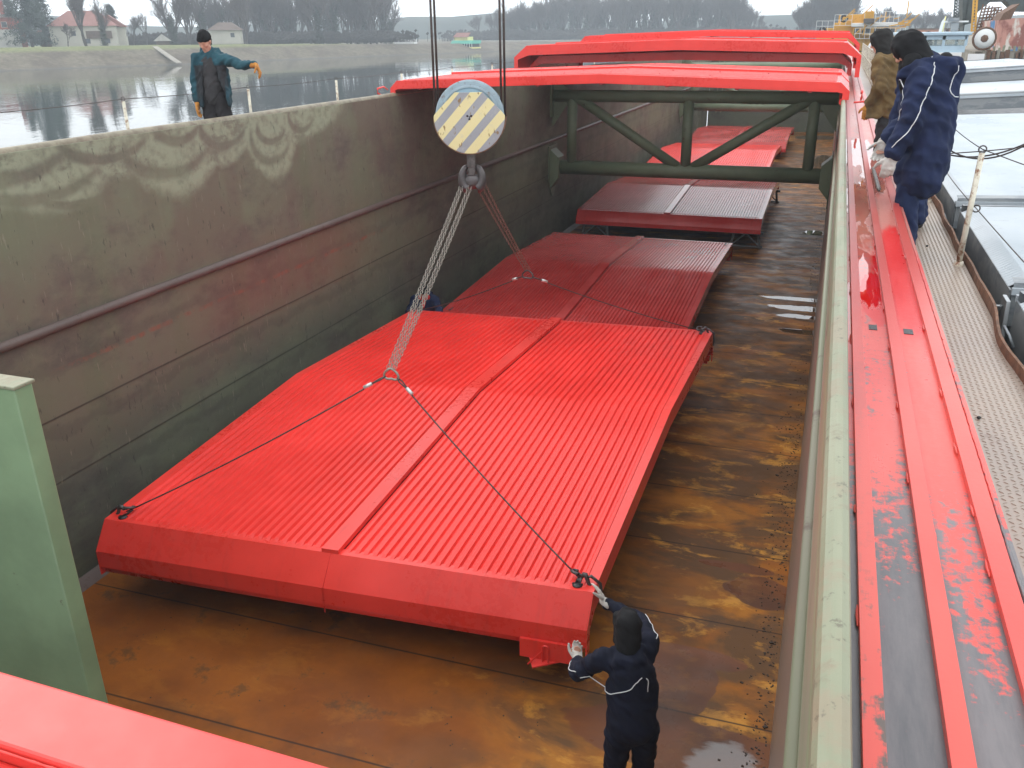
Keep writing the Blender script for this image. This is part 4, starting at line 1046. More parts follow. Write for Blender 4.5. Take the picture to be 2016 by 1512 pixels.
# 5: worker at the near corner of the hanging cover
J = stand(1.86, (-.05, .22), face=V(-.15, .9, -.1), nek=V(-.03, .18, 1.55), head=V(-.02, .22, 1.70), che=V(0, .06, 1.30), rsh=V(.17, .26, 1.50), lsh=V(-.20, .16, 1.47),
          rel=V(.17, .62, 1.44), rwr=V(-.07, .92, 1.42), rfo=V(-.35, .45, .75), rpa=V(-1, .1, -.2), lel=V(-.38, .34, 1.18), lwr=V(-.33, .68, 1.02), lfo=V(.1, 1, .25), lpa=V(.3, .1, 1), lcu=.75, rcu=.25,
          lan=V(-.13, -.10, .09), lkn=V(-.12, .02, .5), ran=V(.12, .06, .09))
person('worker in navy overalls and black hood steadying the near right corner of the hanging cover', (-.94, 5.22, FZ), R_(24), J,
       dict(trousers='navy_dark', jacket='navy_dark', gloves='glove', gk=1.12, hat='hood', hood='blackc', hoodback=True, hem=.14, bulk=.96, wr=.018, seed=9,
            piping=[[(.06, -.22, 1.45), (-.12, -.20, 1.36), (-.30, -.05, 1.28), (-.44, .12, 1.18)], [(-.46, .2, 1.30), (-.45, .4, 1.18), (-.38, .55, 1.12)], [(.28, .2, 1.62), (.32, .45, 1.56), (.26, .7, 1.50)], [(.15, -.24, 1.46), (.17, -.26, 1.36)]]))
# 6: worker half hidden behind the far left corner
J = stand(1.70, (0, .22), face=V(.1, .8, -.6), pel=V(0, -.05, .78), che=V(0, .10, 1.06), nek=V(0, .20, 1.20), head=V(0, .27, 1.31), lsh=V(-.2, .18, 1.13), rsh=V(.2, .18, 1.13),
          lel=V(-.30, .30, .92), rel=V(.30, .30, .92), lwr=V(-.16, .46, .86), rwr=V(.16, .46, .86), lfo=V(.3, 1, 0), rfo=V(-.3, 1, 0), lhp=V(-.1, -.05, .74), rhp=V(.1, -.05, .74), lkn=V(-.12, .16, .42), rkn=V(.12, .16, .42))
person('worker with a red scarf half hidden behind the hanging cover by the port wall', (-7.22, 14.95, FZ), R_(200), J,
       dict(trousers='navy_trouser', jacket='navy', gloves='glove', hat='beanie', hem=.1, bulk=1.02, seed=11))
_p = bpy.data.objects['person.005']
b = Blob(); b.cap(V(-.07, .24, 1.19), V(.07, .24, 1.19), .05, .05); b.cap(V(0, .28, 1.17), V(.02, .34, 1.02), .05, .03); b.fuse('scarf', M['redc'], _p, .01, 2, .008, 12, 1)
# ================================================================ WATER AND BANKS
def water_mat():
    n = N('river_water')
    d1 = n.noise(1., 3, .55, n.scale(n.P, (1.1, .55, 1), rot=(0, 0, .25))); d2 = n.noise(1., 2, .5, n.scale(n.P, (.22, .10, 1)))
    calm = n.rng(n.noise(1., 3, .5, n.scale(n.P, (.012, .03, 1))), .42, .58)
    h = n.math('ADD', n.math('MULTIPLY', d1, n.math('ADD', n.math('MULTIPLY', calm, .8), .2)), n.math('MULTIPLY', d2, .9))
    n.set((.045, .058, .055), .03, 0, .5); n.b.inputs['IOR'].default_value = 1.33; n.bump(h, .05, .34); return n.m
M['water'] = water_mat()
m = MB()                                # the river, with the hull of the barge standing in it
for x0, x1, y0, y1 in ((-420, -8.93, -100, 640), (-8.93, 1.1, YE+1.9, 640), (1.1, 320, -100, 640), (-8.93, 1.1, -100, -29.9)): m.add([(x0, y0, WZ), (x1, y0, WZ), (x1, y1, WZ), (x0, y1, WZ)], [(0, 1, 2, 3)])
bm = bmesh.new(); me_ = m.mesh('water'); bm.from_mesh(me_); bmesh.ops.remove_doubles(bm, verts=bm.verts, dist=.001); bm.to_mesh(me_); bm.free()
o = link('water', me_, M['water']); tag(o, kind='structure')
def bank_mat():
    n = N('winter_bank_grass'); o = n.xyz(); z = o['Z']
    a = n.noise(.25, 6, .65); b = n.noise(1.3, 6, .7); s_ = n.noise(1., 4, .6, n.scale(n.P, (.9, .12, .6)))
    c = n.mix(n.rng(b, .35, .65), (.105, .092, .064), (.185, .16, .12))
    c = n.mix(n.math('MULTIPLY', n.rng(a, .45, .6), .6), c, (.075, .058, .046))
    g = n.rng(n.math('ADD', z, n.math('MULTIPLY', b, .5)), -.75, -.25)
    c = n.mix(n.math('MULTIPLY', g, .85), c, n.mix(n.rng(b, .35, .6), (.12, .15, .060), (.19, .20, .085)))
    st = n.rng(n.math('ADD', z, n.math('MULTIPLY', b, .7)), -2.9, -3.25)
    c = n.mix(st, c, (.10, .095, .085))
    n.set(c, .95, 0, .2); n.bump(b, .2, .8); return n.m
M['bank'] = bank_mat()
shore = [(-150, -60, -.05), (-141, 60, -.05), (-133, 116, -.05), (-127, 134, -.08), (-119, 150, -.1), (-118, 168, -.25), (-110, 198, -.6), (-104, 217, -1.0), (-99, 240, -1.3), (-94, 262, -1.5), (-84, 285, -1.4), (-62, 306, -1.2), (-25, 316, -1.1), (20, 318, -1.1), (60, 316, -1.1), (120, 300, -1.0), (300, 250, -1.)]
def dense(poly, step=4.):
    out_ = []
    for a, b in zip(poly[:-1], poly[1:]):
        k = max(1, int(math.dist(a[:2], b[:2])/step))
        for i in range(k): t = i/k; out_.append(tuple(a[j]+(b[j]-a[j])*t for j in range(3)))
    return out_+[poly[-1]]
sh = dense(shore); rows = []; rnd = random.Random(2)
for i, (x, y, zt) in enumerate(sh):
    a = sh[max(0, i-2)]; b = sh[min(len(sh)-1, i+2)]; d = Vector((b[0]-a[0], b[1]-a[1], 0)).normalized(); nrm = Vector((-d.y, d.x, 0))
    if abs(d.x) < .9: nrm = Vector((-1, .15, 0)).normalized() if y < 262 else nrm
    w_ = 11 if y < 160 else 9
    row = []
    for off, z in ((-3, WZ-1), (0, WZ+.02), (1.2, WZ+.35), (w_*.35, WZ+(zt-WZ)*.38), (w_*.7, WZ+(zt-WZ)*.78), (w_, zt), (w_+6, zt+.05), (w_+40, zt-.1), (w_+120, zt+.3), (w_+230, zt+.6)):
        jit = .0 if off > w_ or off < 0 else .35
        row.append((x+nrm.x*off+rnd.uniform(-jit, jit), y+nrm.y*off+rnd.uniform(-jit, jit), z+rnd.uniform(-jit, jit)*.35))
    rows.append(row)
k = len(rows[0]); m = MB(); m.add([p for r in rows for p in r], [(i*k+j, i*k+j+1, (i+1)*k+j+1, (i+1)*k+j) for i in range(len(rows)-1) for j in range(k-1)], True)
o = m.build('river_bank', M['bank']); tag(o, kind='structure')
# gravel road line along the levee and a concrete slipway
M['pale'] = simple('pale_concrete', (.42, .41, .38), .85, 0, .15, 1.5, .01, space='world')
m = MB(); q = [at(x, y, Y=Y) for x, y, Y in ((940, 80.5, 303), (1100, 79.6, 322), (1300, 77.5, 326), (1520, 74.5, 328))]
m.beam(q[0], q[1], 3, .25); m.beam(q[1], q[2], 3, .25); m.beam(q[2], q[3], 3, .25); o = m.build('levee_road', M['pale']); tag(o, kind='structure')
M['bankstone'] = simple('weathered_bank_stone', (.27, .25, .21), .9, 0, .25, 1.5, .02, space='world')
m = MB(); a = at(305, 92, Y=150); b = at(352, 124, Y=144); m.beam(a, b, 1.1, .15); o = m.build('bank_steps', M['bankstone']); tag(o, kind='structure')
# hills
n = N('wooded_hill'); n.set(n.mix(n.rng(n.noise(.03, 6, .7), .35, .65), (.05, .065, .06), (.085, .095, .08)), 1, 0, .1); M['hill'] = n.m
m = MB(); rnd = random.Random(4); vs = []; K = 70
for i in range(K):
    t = i/(K-1); az = R_(-68+t*88); D = 470
    hgt = 8+8*noise.noise(Vector((t*5, 1, 0)))+14*math.exp(-((t-.18)/.10)**2)+3*noise.noise(Vector((t*23, 3, 0)))
    for r_, hh in ((0, -3), (25, max(2, hgt)*.6), (60, max(3, hgt)), (120, -3)): vs.append(((D+r_)*math.sin(az), (D+r_)*math.cos(az), hh))
m.add(vs, [(i*4+j, i*4+j+1, i*4+j+5, i*4+j+4) for i in range(K-1) for j in range(3)], True); o = m.build('hills', M['hill']); tag(o, kind='structure')

# ================================================================ TREES
M['bark'] = simple('grey_winter_bark', (.065, .056, .050), .9, 0, .3, 1.5); M['twig'] = simple('winter_twigs', (.085, .070, .062), .95, 0, .2, .5)
M['ivy'] = simple('dark_ivy_leaves', (.030, .045, .026), .7, 0, .5, .6); M['needle'] = simple('dark_conifer_needles', (.028, .048, .034), .8, 0, .45, .4)
def grow(mt, mc, p, d, L, r, lvl, rnd, spread, upb, tips):
    seg = 3 if lvl < 2 else 2; pts = [p]; q = p; dd = d
    for i in range(seg):
        dd = (dd+Vector((rnd.uniform(-1, 1), rnd.uniform(-1, 1), rnd.uniform(-.5, .8)))*.16+Vector((0, 0, upb*.1))).normalized(); q = q+dd*L/seg; pts.append(q)
    rr = [r*(1-.45*i/seg) for i in range(seg+1)]
    (mt if lvl < 2 else mc).tube(pts, rr, 6 if lvl == 0 else (4 if lvl < 3 else 3), caps=False)
    if lvl >= 5: tips.append(q); return
    n_ = rnd.choice((3, 3, 4)) if lvl < 5 else 2
    for i in range(n_):
        t = 1. if i == 0 else rnd.uniform(.35, .95); k_ = min(seg, int(t*seg)); base = pts[k_] if k_ == seg else pts[k_].lerp(pts[k_+1], t*seg-k_)
        a = rnd.uniform(0, 6.28); x = dd.orthogonal().normalized(); x = Matrix.Rotation(a, 3, dd) @ x
        s_ = spread*(.35 if i == 0 else 1)*rnd.uniform(.7, 1.2)
        nd = (dd*math.cos(s_)+x*math.sin(s_)+Vector((0, 0, upb*.25))).normalized()
        grow(mt, mc, base, nd, L*rnd.uniform(.62, .82), max(r*(.64 if i else .74), .026), lvl+1, rnd, spread, upb, tips)
def leafcloud(m, cs, rad, n_, size, rnd, flat=1.):
    for _ in range(n_):
        c = Vector(rnd.choice(cs)); v = Vector((rnd.gauss(0, 1), rnd.gauss(0, 1), rnd.gauss(0, flat)))*rad*.5; p = c+v
        a = Vector((rnd.uniform(-1, 1), rnd.uniform(-1, 1), rnd.uniform(-1, 1))).normalized(); b = a.orthogonal().normalized(); s_ = size*rnd.uniform(.6, 1.3)
        m.add([p-a*s_, p+b*s_*.6, p+a*s_, p-b*s_*.6], [(0, 1, 2, 3)])
def bare_tree(seed, H, spread, upb, stems=1, ivy=0):
    rnd = random.Random(seed); mt = MB(); mc = MB(); tips = []
    for s_ in range(stems):
        d = Vector((rnd.uniform(-.3, .3), rnd.uniform(-.3, .3), 1)) if stems > 1 else Vector((rnd.uniform(-.08, .08), 0, 1))
        grow(mt, mc, Vector((rnd.uniform(-.3, .3)*(stems > 1), 0, -.3)), d.normalized(), H*.30, H*.020, 0, rnd, spread, upb, tips)
    # hair-thin outer twigs
    for p in tips:
        for _ in range(2):
            e = p+Vector((rnd.uniform(-1, 1), rnd.uniform(-1, 1), rnd.uniform(-.3, 1.2)))*H*.045
            mc.tube([p, e], [.022, .010], 3, caps=False)
    t = thing('bare_tree', None, 'tree'); mt.build('trunk', M['bark'], t, fix=False); mc.build('crown', M['twig'], t, fix=False)
    if ivy:
        m = MB(); cs = [(rnd.uniform(-.25, .25), rnd.uniform(-.25, .25), z*.35) for z in range(int(H*ivy/.35))]
        leafcloud(m, cs, .95, 2600, .16, rnd, 1.2); m.build('ivy', M['ivy'], t, fix=False)
    return t
def conifer(seed, H, W, skew=0):
    rnd = random.Random(seed); t = thing('conifer_tree', None, 'tree'); m = MB(); m.tube([(0, 0, -.3), (0, 0, H*.95)], [H*.02, .03], 6); m.build('trunk', M['bark'], t)
    m = MB()
    for i in range(int(H*9)):
        z = H*(.08+.9*(i/(H*9))**.9); R0 = W*(1-(z/H))**.75*rnd.uniform(.6, 1.1)+.15; a = rnd.uniform(0, 6.28)
        for k_ in range(9):
            u = k_/8; c = (math.cos(a)*R0*u, math.sin(a)*R0*u, z-R0*u*.22); leafcloud(m, [c], .55, 12, .17, rnd)
    m.build('crown', M['needle'], t, fix=False); return t
protos = [bare_tree(11, 15, .50, .6), bare_tree(12, 14, .42, .9, 3), bare_tree(13, 16, .55, .45, 1, .55), bare_tree(14, 13, .62, .35), bare_tree(15, 15, .38, 1.0, 2), bare_tree(16, 16, .5, .5, 2, .4)]
used = set()
def put(pr, x, y, z, s_, rz, label, group=None):
    if pr.name not in used: o = pr; used.add(pr.name)
    else: o = copy_tree(pr)
    o.location = (x, y, z); o.rotation_euler = (0, 0, rz); o.scale = (s_*rnd.uniform(.9, 1.1), s_, s_)
    o['label'] = label
    if group: o['group'] = group
    elif 'group' in o.keys(): del o['group']
    return o
rnd = random.Random(21)
con = [conifer(31, 17, 5.2), conifer(32, 9, 2.6)]
def g_at(px, Y, z): p = at(px, 80, Y=Y); return p.x, Y, z
for (px, Y, pr, s_, lb) in ((62, 146, 0, .92, 'large dark evergreen tree left of the white house with the hipped roof'), (88, 152, 0, .80, 'dark evergreen tree touching the left of the white house'), (30, 150, 0, .62, 'smaller dark evergreen behind the red-roofed building at the far left'), (226, 172, 1, .95, 'small dark fir tree at the right of the white house')):
    x, y, z = g_at(px, Y, -.1); put(con[pr], x, y, z, s_, rnd.uniform(0, 6), lb)
lab = {2: 'ivy-clad bare tree standing in front of the white house', 3: 'small spreading bare tree in front of the white house', 4: 'tall leaning bare tree at the right of the white house'}
for (px, Y, pr, s_, lb) in ((205, 148, 2, .62, lab[2]), (132, 144, 3, .42, lab[3]), (170, 146, 4, .82, lab[4]), (262, 182, 3, .62, 'bushy bare tree between the white house and the pointing worker'), (288, 178, 0, .55, 'low bare tree left of the pointing worker'),
                            (342, 176, 5, .95, 'tall ivy-clad bare tree just left of the pointing worker'), (372, 185, 1, .9, 'bare tree directly behind the pointing worker'), (485, 178, 0, .98, 'wide-crowned bare tree on the bank right of the pointing worker')):
    x, y, z = g_at(px, Y, -.15); put(protos[pr], x, y, z, s_, rnd.uniform(0, 6), lb)
G1 = 'bare trees in the grove on the near left bank'; L1 = 'bare winter tree in the left bank grove between pointing worker and crane cables'
for i in range(44):
    px = 400+i*8.6+rnd.uniform(-7, 7); Y = 200+.06*(px-400)+rnd.uniform(-8, 45)
    x, y, z = g_at(px, Y, -.6); s_ = 1.12*rnd.uniform(.75, 1.12)*(1. if px > 520 else .9)*(.75 if px > 765 else 1)
    put(protos[rnd.choice((0, 1, 2, 4, 5, 5, 1))], x, y, z, s_, rnd.uniform(0, 6), L1, G1)
G2 = 'bare trees of the far wood behind the levee'; L2 = 'hazy bare tree of the far wood beyond the water, above the red covers'
for i in range(84):
    px = 925+i*6.8+rnd.uniform(-5, 5); Y = rnd.uniform(340, 372)
    if 905 < px < 965 and rnd.random() < .5: continue
    s_ = rnd.uniform(.85, 1.1)*(.62+.4*min(1, max(0, (px-960)/120)))*(1. if px < 1440 else max(.35, 1-(px-1440)/90))
    x, y, z = g_at(px, Y, -1.3); put(protos[rnd.choice((0, 1, 2, 4, 5, 1, 4))], x, y, z, s_*1.22, rnd.uniform(0, 6), L2, G2)
G3 = 'bare trees behind the yellow dredger'; L3 = 'hazy bare tree rising beyond the yellow dredger'
for i in range(46):
    px = 1572+i*2.9+rnd.uniform(-3, 3) if i < 34 else 1730+(i-34)*14
    s_ = (rnd.uniform(.8, 1.) if i < 34 else rnd.uniform(.42, .6))*min(1., .62+(px-1572)/90)
    x, y, z = g_at(px, rnd.uniform(300, 340), -1.3); put(protos[rnd.choice((0, 1, 4, 5))], x, y, z, s_*1.15, rnd.uniform(0, 6), L3, G3)
# undergrowth too dense to count
def thicket(pts, name, n_each, rad, hgt, mat, size):
    m = MB()
    for (x, y, z) in pts:
        for _ in range(n_each):
            p = Vector((x+rnd.gauss(0, rad), y+rnd.gauss(0, rad), z)); e = p+Vector((rnd.uniform(-1, 1), rnd.uniform(-1, 1), rnd.uniform(.4, 1)*hgt))
            m.add([p, p+Vector((size, 0, 0)), e+Vector((size*.5, 0, 0)), e], [(0, 1, 2, 3)])
            s_ = size*5; c = p.lerp(e, rnd.uniform(.4, 1)); m.add([c+Vector((-s_, 0, 0)), c+Vector((0, 0, -s_*.7)), c+Vector((s_, 0, s_*.2)), c+Vector((0, s_*.4, s_))], [(0, 1, 2, 3)])
    o = m.build(name, mat, fix=False); tag(o, kind='stuff'); return o
M['under'] = simple('winter_undergrowth', (.050, .046, .040), .95, 0, .45, .35)
thicket([g_at(236+i*8.2, 188+.07*i*8, -.5) for i in range(68)], 'undergrowth', 60, 3., 3.0, M['under'], .10)
thicket([g_at(900+i*8.8, 348, -1.3) for i in range(70)], 'undergrowth', 50, 5., 4.0, M['under'], .13)

# ================================================================ HOUSES AND RIVERSIDE
M['wallw'] = simple('cream_render', (.46, .44, .38), .9, 0, .06, .6); M['rooft'] = simple('faded_red_roof_tiles', (.24, .11, .09), .85, 0, .15, 1.2)
M['brick'] = simple('dark_red_brick', (.28, .07, .05), .9, 0, .2, 1.); M['glass'] = simple('dark_window_glass', (.04, .05, .06), .1, 0, .1, 1.); M['wood'] = simple('brown_boards', (.12, .085, .065), .85, 0, .2, 1.)
def house(name, label, px, Y, W, D, Hh, roof_h, wallm, roofm, rz, hip=True, wins=((-.3, .5), (.1, .5)), extra=None):
    x, y, z = g_at(px, Y, -.25); t = thing(name, label, 'house', (x, y, z), rz)
    m = MB(); m.span((-W/2, -D/2, 0), (W/2, D/2, Hh)); m.build('wall', wallm, t)
    o = .5; m = MB(); i_ = W*.28 if hip else 0
    m.add([(-W/2-o, -D/2-o, Hh-.1), (W/2+o, -D/2-o, Hh-.1), (W/2+o, D/2+o, Hh-.1), (-W/2-o, D/2+o, Hh-.1), (-W/2+i_-(0 if hip else o), 0, Hh+roof_h), (W/2-i_+(0 if hip else o), 0, Hh+roof_h)], [(0, 1, 5, 4), (1, 2, 5), (2, 3, 4, 5), (3, 0, 4), (0, 3, 2, 1)])
    m.build('roof', roofm, t)
    for wx, wz in wins:
        m = MB(); cx_, cz = wx*W, wz*Hh; m.span((cx_-.55, -D/2-.05, cz-.5), (cx_+.55, -D/2-.0, cz+.6)); wn = m.build('window', M['white_rust'] if False else M['wallw'], t)
        m = MB(); m.span((cx_-.46, -D/2-.08, cz-.42), (cx_+.46, -D/2-.052, cz+.52)); m.build('pane', M['glass'], wn)
    if extra: extra(t)
    return t
def hx(t):
    m = MB(); m.span((.5, -5.03, 1.6), (5.6, -4.95, 3.1)); m.build('balcony_board', M['wood'], t)
house('house', 'white house with a faded red hipped roof on the left bank', 172, 160, 13, 9.5, 4.2, 3.0, M['wallw'], M['rooft'], R_(38), True, ((-.15, .62), (.05, .25), (.35, .25)), hx)
house('house', 'narrow gabled annex right of the white house', 222, 164, 5, 6, 4.0, 2.4, M['wallw'], M['rooft'], R_(128), False, ((.0, .6),))
house('house', 'red brick building with a chimney at the far left edge', 2, 150, 9, 8, 6.0, .6, M['brick'], M['wood'], R_(40), True, ((-.2, .75), (.2, .75), (.15, .3)),
      lambda t: (MB().span((1, 0, 6), (1.8, .8, 9.4)).build('chimney', M['brick'], t), MB().span((-4.6, -4.6, 0), (4.4, -4.02, 3.6)).build('lower_wall', M['pale'], t)))
house('shed', 'low shed with a pink tiled roof left of the white house', 104, 158, 4.5, 4, 1.8, 1.6, M['wood'], M['rooft'], R_(40), False, ())
house('garden_shed', 'small dark gabled shed on the bank near the pointing worker', 320, 175, 3.2, 3, 1.0, 1.4, M['wood'], M['pale'], R_(-50), False, ())
house('cottage', 'small pale cottage with one window behind the pointing worker', 447, 192, 7.2, 6, 3.2, 1.7, M['wallw'], M['wood'], R_(30), True, ((.25, .6),))
# floating restaurant and small boats
M['yellow'] = simple('pale_yellow_hull', (.70, .66, .28), .6, 0, .1, .4); M['teal_roof'] = simple('green_canopy', (.05, .36, .26), .6, 0, .1, .4); M['bright'] = simple('white_boat_paint', (.72, .72, .70), .4, 0, .08, .5)
p = at(918, 98, Y=252); fr = thing('floating_restaurant', 'yellow floating restaurant with a green canopy and red upper roof', 'boat', (p.x, p.y, WZ), R_(-22))
MB().span((-4.4, -2, 0), (4.4, 2, .35)).build('pontoon', M['black'], fr); MB().span((-4.2, -1.9, .35), (4.2, 1.9, 1.3)).build('hull', M['yellow'], fr)
m = MB()
for i in range(9): m.span((-4+i*1., -1.86, 1.3), (-3.85+i*1., -1.75, 2.3))
m.build('canopy_posts', M['bright'], fr)
MB().span((-3.8, -1.6, 1.3), (3.8, 1.6, 2.2)).build('cabin', M['glass'], fr)
MB().prism([(-4.5, -2.1, 2.2), (4.5, -2.1, 2.2), (4.2, -1.5, 3.1), (-4.2, -1.5, 3.1)], (0, 3.6, 0)).build('canopy', M['teal_roof'], fr)
MB().span((-3.6, -1.2, 3.1), (1.8, 1.2, 4.1)).build('upper_cabin', M['yellow'], fr); MB().prism([(-4.0, -1.5, 4.0), (2.2, -1.5, 4.0), (1.9, 0, 5.2), (-3.7, 0, 5.2)], (0, .2, 0)).build('roof', M['rooft'], fr)
def boat(first=[None]):
    if first[0] is None:
        t = thing('small_boat', None, 'boat', group='small boats at the jetty')
        m = MB(); m.add([(-1.9, -.7, .5), (1.2, -.75, .55), (2.3, 0, .7), (1.2, .75, .55), (-1.9, .7, .5), (-1.7, -.5, -.1), (1.1, -.5, -.1), (1.9, 0, 0), (1.1, .5, -.1), (-1.7, .5, -.1)], [(0, 1, 6, 5), (1, 2, 7, 6), (2, 3, 8, 7), (3, 4, 9, 8), (4, 0, 5, 9), (4, 3, 2, 1, 0)]); m.build('hull', M['bright'], t)
        MB().prism([(-.6, -.5, .5), (.9, -.5, .5), (.5, -.5, 1.1), (-.5, -.5, 1.1)], (0, 1., 0)).build('cabin', M['glass'], t); first[0] = t; return t
    return copy_tree(first[0])
for i in range(13):
    px = 762+i*9.2; o = boat(); p = at(px, 106-.35*i, Z=WZ); o.location = (p.x, p.y, WZ); o.rotation_euler = (0, 0, rnd.uniform(-.6, .6)+R_(30)); s_ = rnd.uniform(.6, .95); o.scale = (s_, s_, s_)
    o['label'] = 'small boat moored in the row along the floating jetty' if i else 'white cabin boat at the left end of the moored row'
m = MB()
for i in range(9):
    a = at(752+i*17, 104.5-.6*i, Z=WZ+.2); b = at(764+i*17, 104.2-.6*i, Z=WZ+.2); m.beam(a, b, 1.4, .3)
o = m.build('floating_jetty', M['pale']); tag(o, 'low floating jetty with moored small boats below the grassy bank', 'jetty')
m = MB(); a = at(655, 102, Y=212); b = at(752, 97, Y=222); 
for dz in (0, .8): m.beam(a+Vector((0, 0, dz)), b+Vector((0, 0, dz)), .15, .12)
for i in range(16): q = a.lerp(b, i/15); m.beam(q, q+Vector((0, 0, .8)), .1, .1)
m.beam(b+Vector((0, 0, .4)), at(754, 107, Y=215), .2, .2); o = m.build('gangway', M['bright']); tag(o, 'white lattice gangway running from the grassy bank to the jetty', 'gangway')
x, y, z = g_at(800, 246, -1.2); m = MB(); m.span((x-3, y-1, z), (x+3, y+1, z+1.2)); m.span((x-3.6, y-1, z), (x-3.1, y+1, z+2.2)); o = m.build('site_cabin', M['bright']); tag(o, 'small white cabin on the grassy point right of the grove', 'cabin')
p = at(729, 84, Y=225)
t = thing('parked_car', 'pale parked car on the bank in front of the dark grove', 'car', (p.x, p.y, -.75), R_(60)); MB().span((-1.9, -.8, .3), (1.9, .8, .85)).build('body', M['bright'], t, bevel=.1); MB().prism([(-1.3, -.7, .85), (1.1, -.7, .85), (.6, -.7, 1.4), (-.9, -.7, 1.4)], (0, 1.4, 0)).build('window', M['glass'], t)
for a_ in (-1.2, 1.2):
    for b_ in (-.8, .8): MB().lathe((a_, b_, .3), [(0, -.1), (.3, -.1), (.3, .1), (0, .1)], 12, 'Y').build('wheel', M['black'], t)
# ================================================================ THE NEIGHBOURING BARGE
def pale_mat():
    n = N('wet_pale_cover_steel'); a = n.noise(.8, 5, .6, n.scale(n.P, (1, .6, 1))); b = n.noise(5, 6, .7)
    c = n.mix(n.rng(a, .35, .65), (.34, .39, .42), (.46, .50, .53)); c = n.mix(n.math('MULTIPLY', n.rng(b, .58, .68), .3), c, (.25, .25, .25))
    n.set(c, n.rng(a, .35, .65, .25, .40), 0, .6); n.bump(b, .002, .3); return n.m
M['palesteel'] = pale_mat(); M['palesteel_sheet'] = M['palesteel']
n = N('blue_grey_cover_side'); a = n.noise(1., 5, .65, n.scale(n.P, (1, 2.2, 3)))
n.set(n.mix(n.rng(a, .47, .53), (.19, .21, .225), (.27, .285, .29)), .5, 0, .5); n.bump(n.noise(9, 4), .003, .3); M['bluegrey'] = n.m
M['darkdeck'] = simple('black_wet_deck', (.02, .02, .022), .35, 0, .4, 3, .01)
NX0, NX1, NZ = 1.36, 8.2, CAMZ-1.72
nb = thing('neighbouring_barge', 'barge moored alongside with pale steel hatch covers over its hold', 'barge', (5, 20, WZ))
m = MB(); m.span((1.16, -2, WZ-1), (8.9, 42, NZ-.75)); m.build('hull', M['darkdeck'], nb, True)
m = MB(); m.span((NX0+.05, -2, NZ-.75), (NX0+.12, 42, NZ-.33)); m.span((NX1-.12, -2, NZ-.75), (NX1-.05, 42, NZ-.33)); m.build('coaming', M['bluegrey'], nb, True)
def flat_cover(y0, y1, lift, label, wave=True, gable=.10):
    xm = (NX0+NX1)/2; t = thing('pale_hatch_cover', label, 'hatch cover', (xm, (y0+y1)/2, NZ+lift-.32), 0, 'pale hatch covers of the neighbouring barge'); K = dict(parent=t, world=True)
    z = NZ+lift; zz = lambda x: z+gable*(1-abs(x-xm)/(xm-NX0))
    m = MB(); n_ = int((y1-y0-.3)/.062) if wave else 2; vs = []
    xs = [NX0, NX0+.12, xm, NX1-.12, NX1]; ks = [0, 1, 1, 1, 0]
    for i in range(n_*2+1):
        yy = y0+.12+(y1-y0-.24)*i/(n_*2); h = .012 if i % 2 else 0
        for x, k_ in zip(xs, ks): vs.append((x, yy, zz(x)+(h if k_ and wave else 0)-(.06 if not k_ else 0)))
    m.add(vs, [(i*5+j, i*5+j+1, i*5+j+6, i*5+j+5) for i in range(n_*2) for j in range(4)]); m.build('cover_sheet', M['palesteel'], fix=False, **K)
    for x, s_ in ((NX0, 1), (NX1, -1)): m = MB(); m.span((min(x-.004*s_, x+.01*s_), y0+.03, z-.36), (max(x-.004*s_, x+.01*s_), y1-.03, z-.062)); m.build('cover_side', M['bluegrey'], **K)
    for yy, s_ in ((y0, 1), (y1, -1)):
        m = MB()
        for xa, xb in ((NX0+.01, xm), (xm, NX1-.01)):
            m.add([(xa, yy, zz(xa)-.33), (xb, yy, zz(xb)-.33), (xb, yy, zz(xb)-.0), (xa, yy, zz(xa)-.0), (xb, yy+s_*.12, zz(xb)+.012), (xa, yy+s_*.12, zz(xa)+.012)], [(0, 1, 2, 3), (3, 2, 4, 5)])
        m.build('cover_end', M['bluegrey'], **K)
        m = MB(); m.beam((NX0, yy-s_*.02, zz(NX0)-.06), (xm, yy-s_*.02, zz(xm)-.06), .03, .05); m.beam((xm, yy-s_*.02, zz(xm)-.06), (NX1, yy-s_*.02, zz(NX1)-.06), .03, .05); m.build('end_flange', M['palesteel'], **K)
    m = MB(); 
    for k_ in range(2):
        yk = (y0+.25, y1-.25)[k_]; m.tube([(NX0-.03, yk-.12, z-.30), (NX0-.07, yk-.10, z-.22), (NX0-.07, yk+.1, z-.22), (NX0-.03, yk+.12, z-.3)], .010, 6)
    m.build('cover_handle', M['palesteel'], **K); return t
flat_cover(2.6, 6.72, 0, 'nearest pale hatch cover of the neighbouring barge, at the right edge', gable=.10)
flat_cover(6.95, 10.15, 0, 'pale ribbed hatch cover beside the rusty white railing post')
flat_cover(10.55, 20.8, 0, 'long pale hatch cover beyond the dark gap, beside the navy coated workers', gable=.14)
flat_cover(21.6, 25.6, .33, 'raised pale hatch cover with a blue grey gabled end, nearer of two', False, .20)
flat_cover(26.2, 31.5, .62, 'raised pale hatch cover with a blue grey gabled end, farther of two', False, .22)
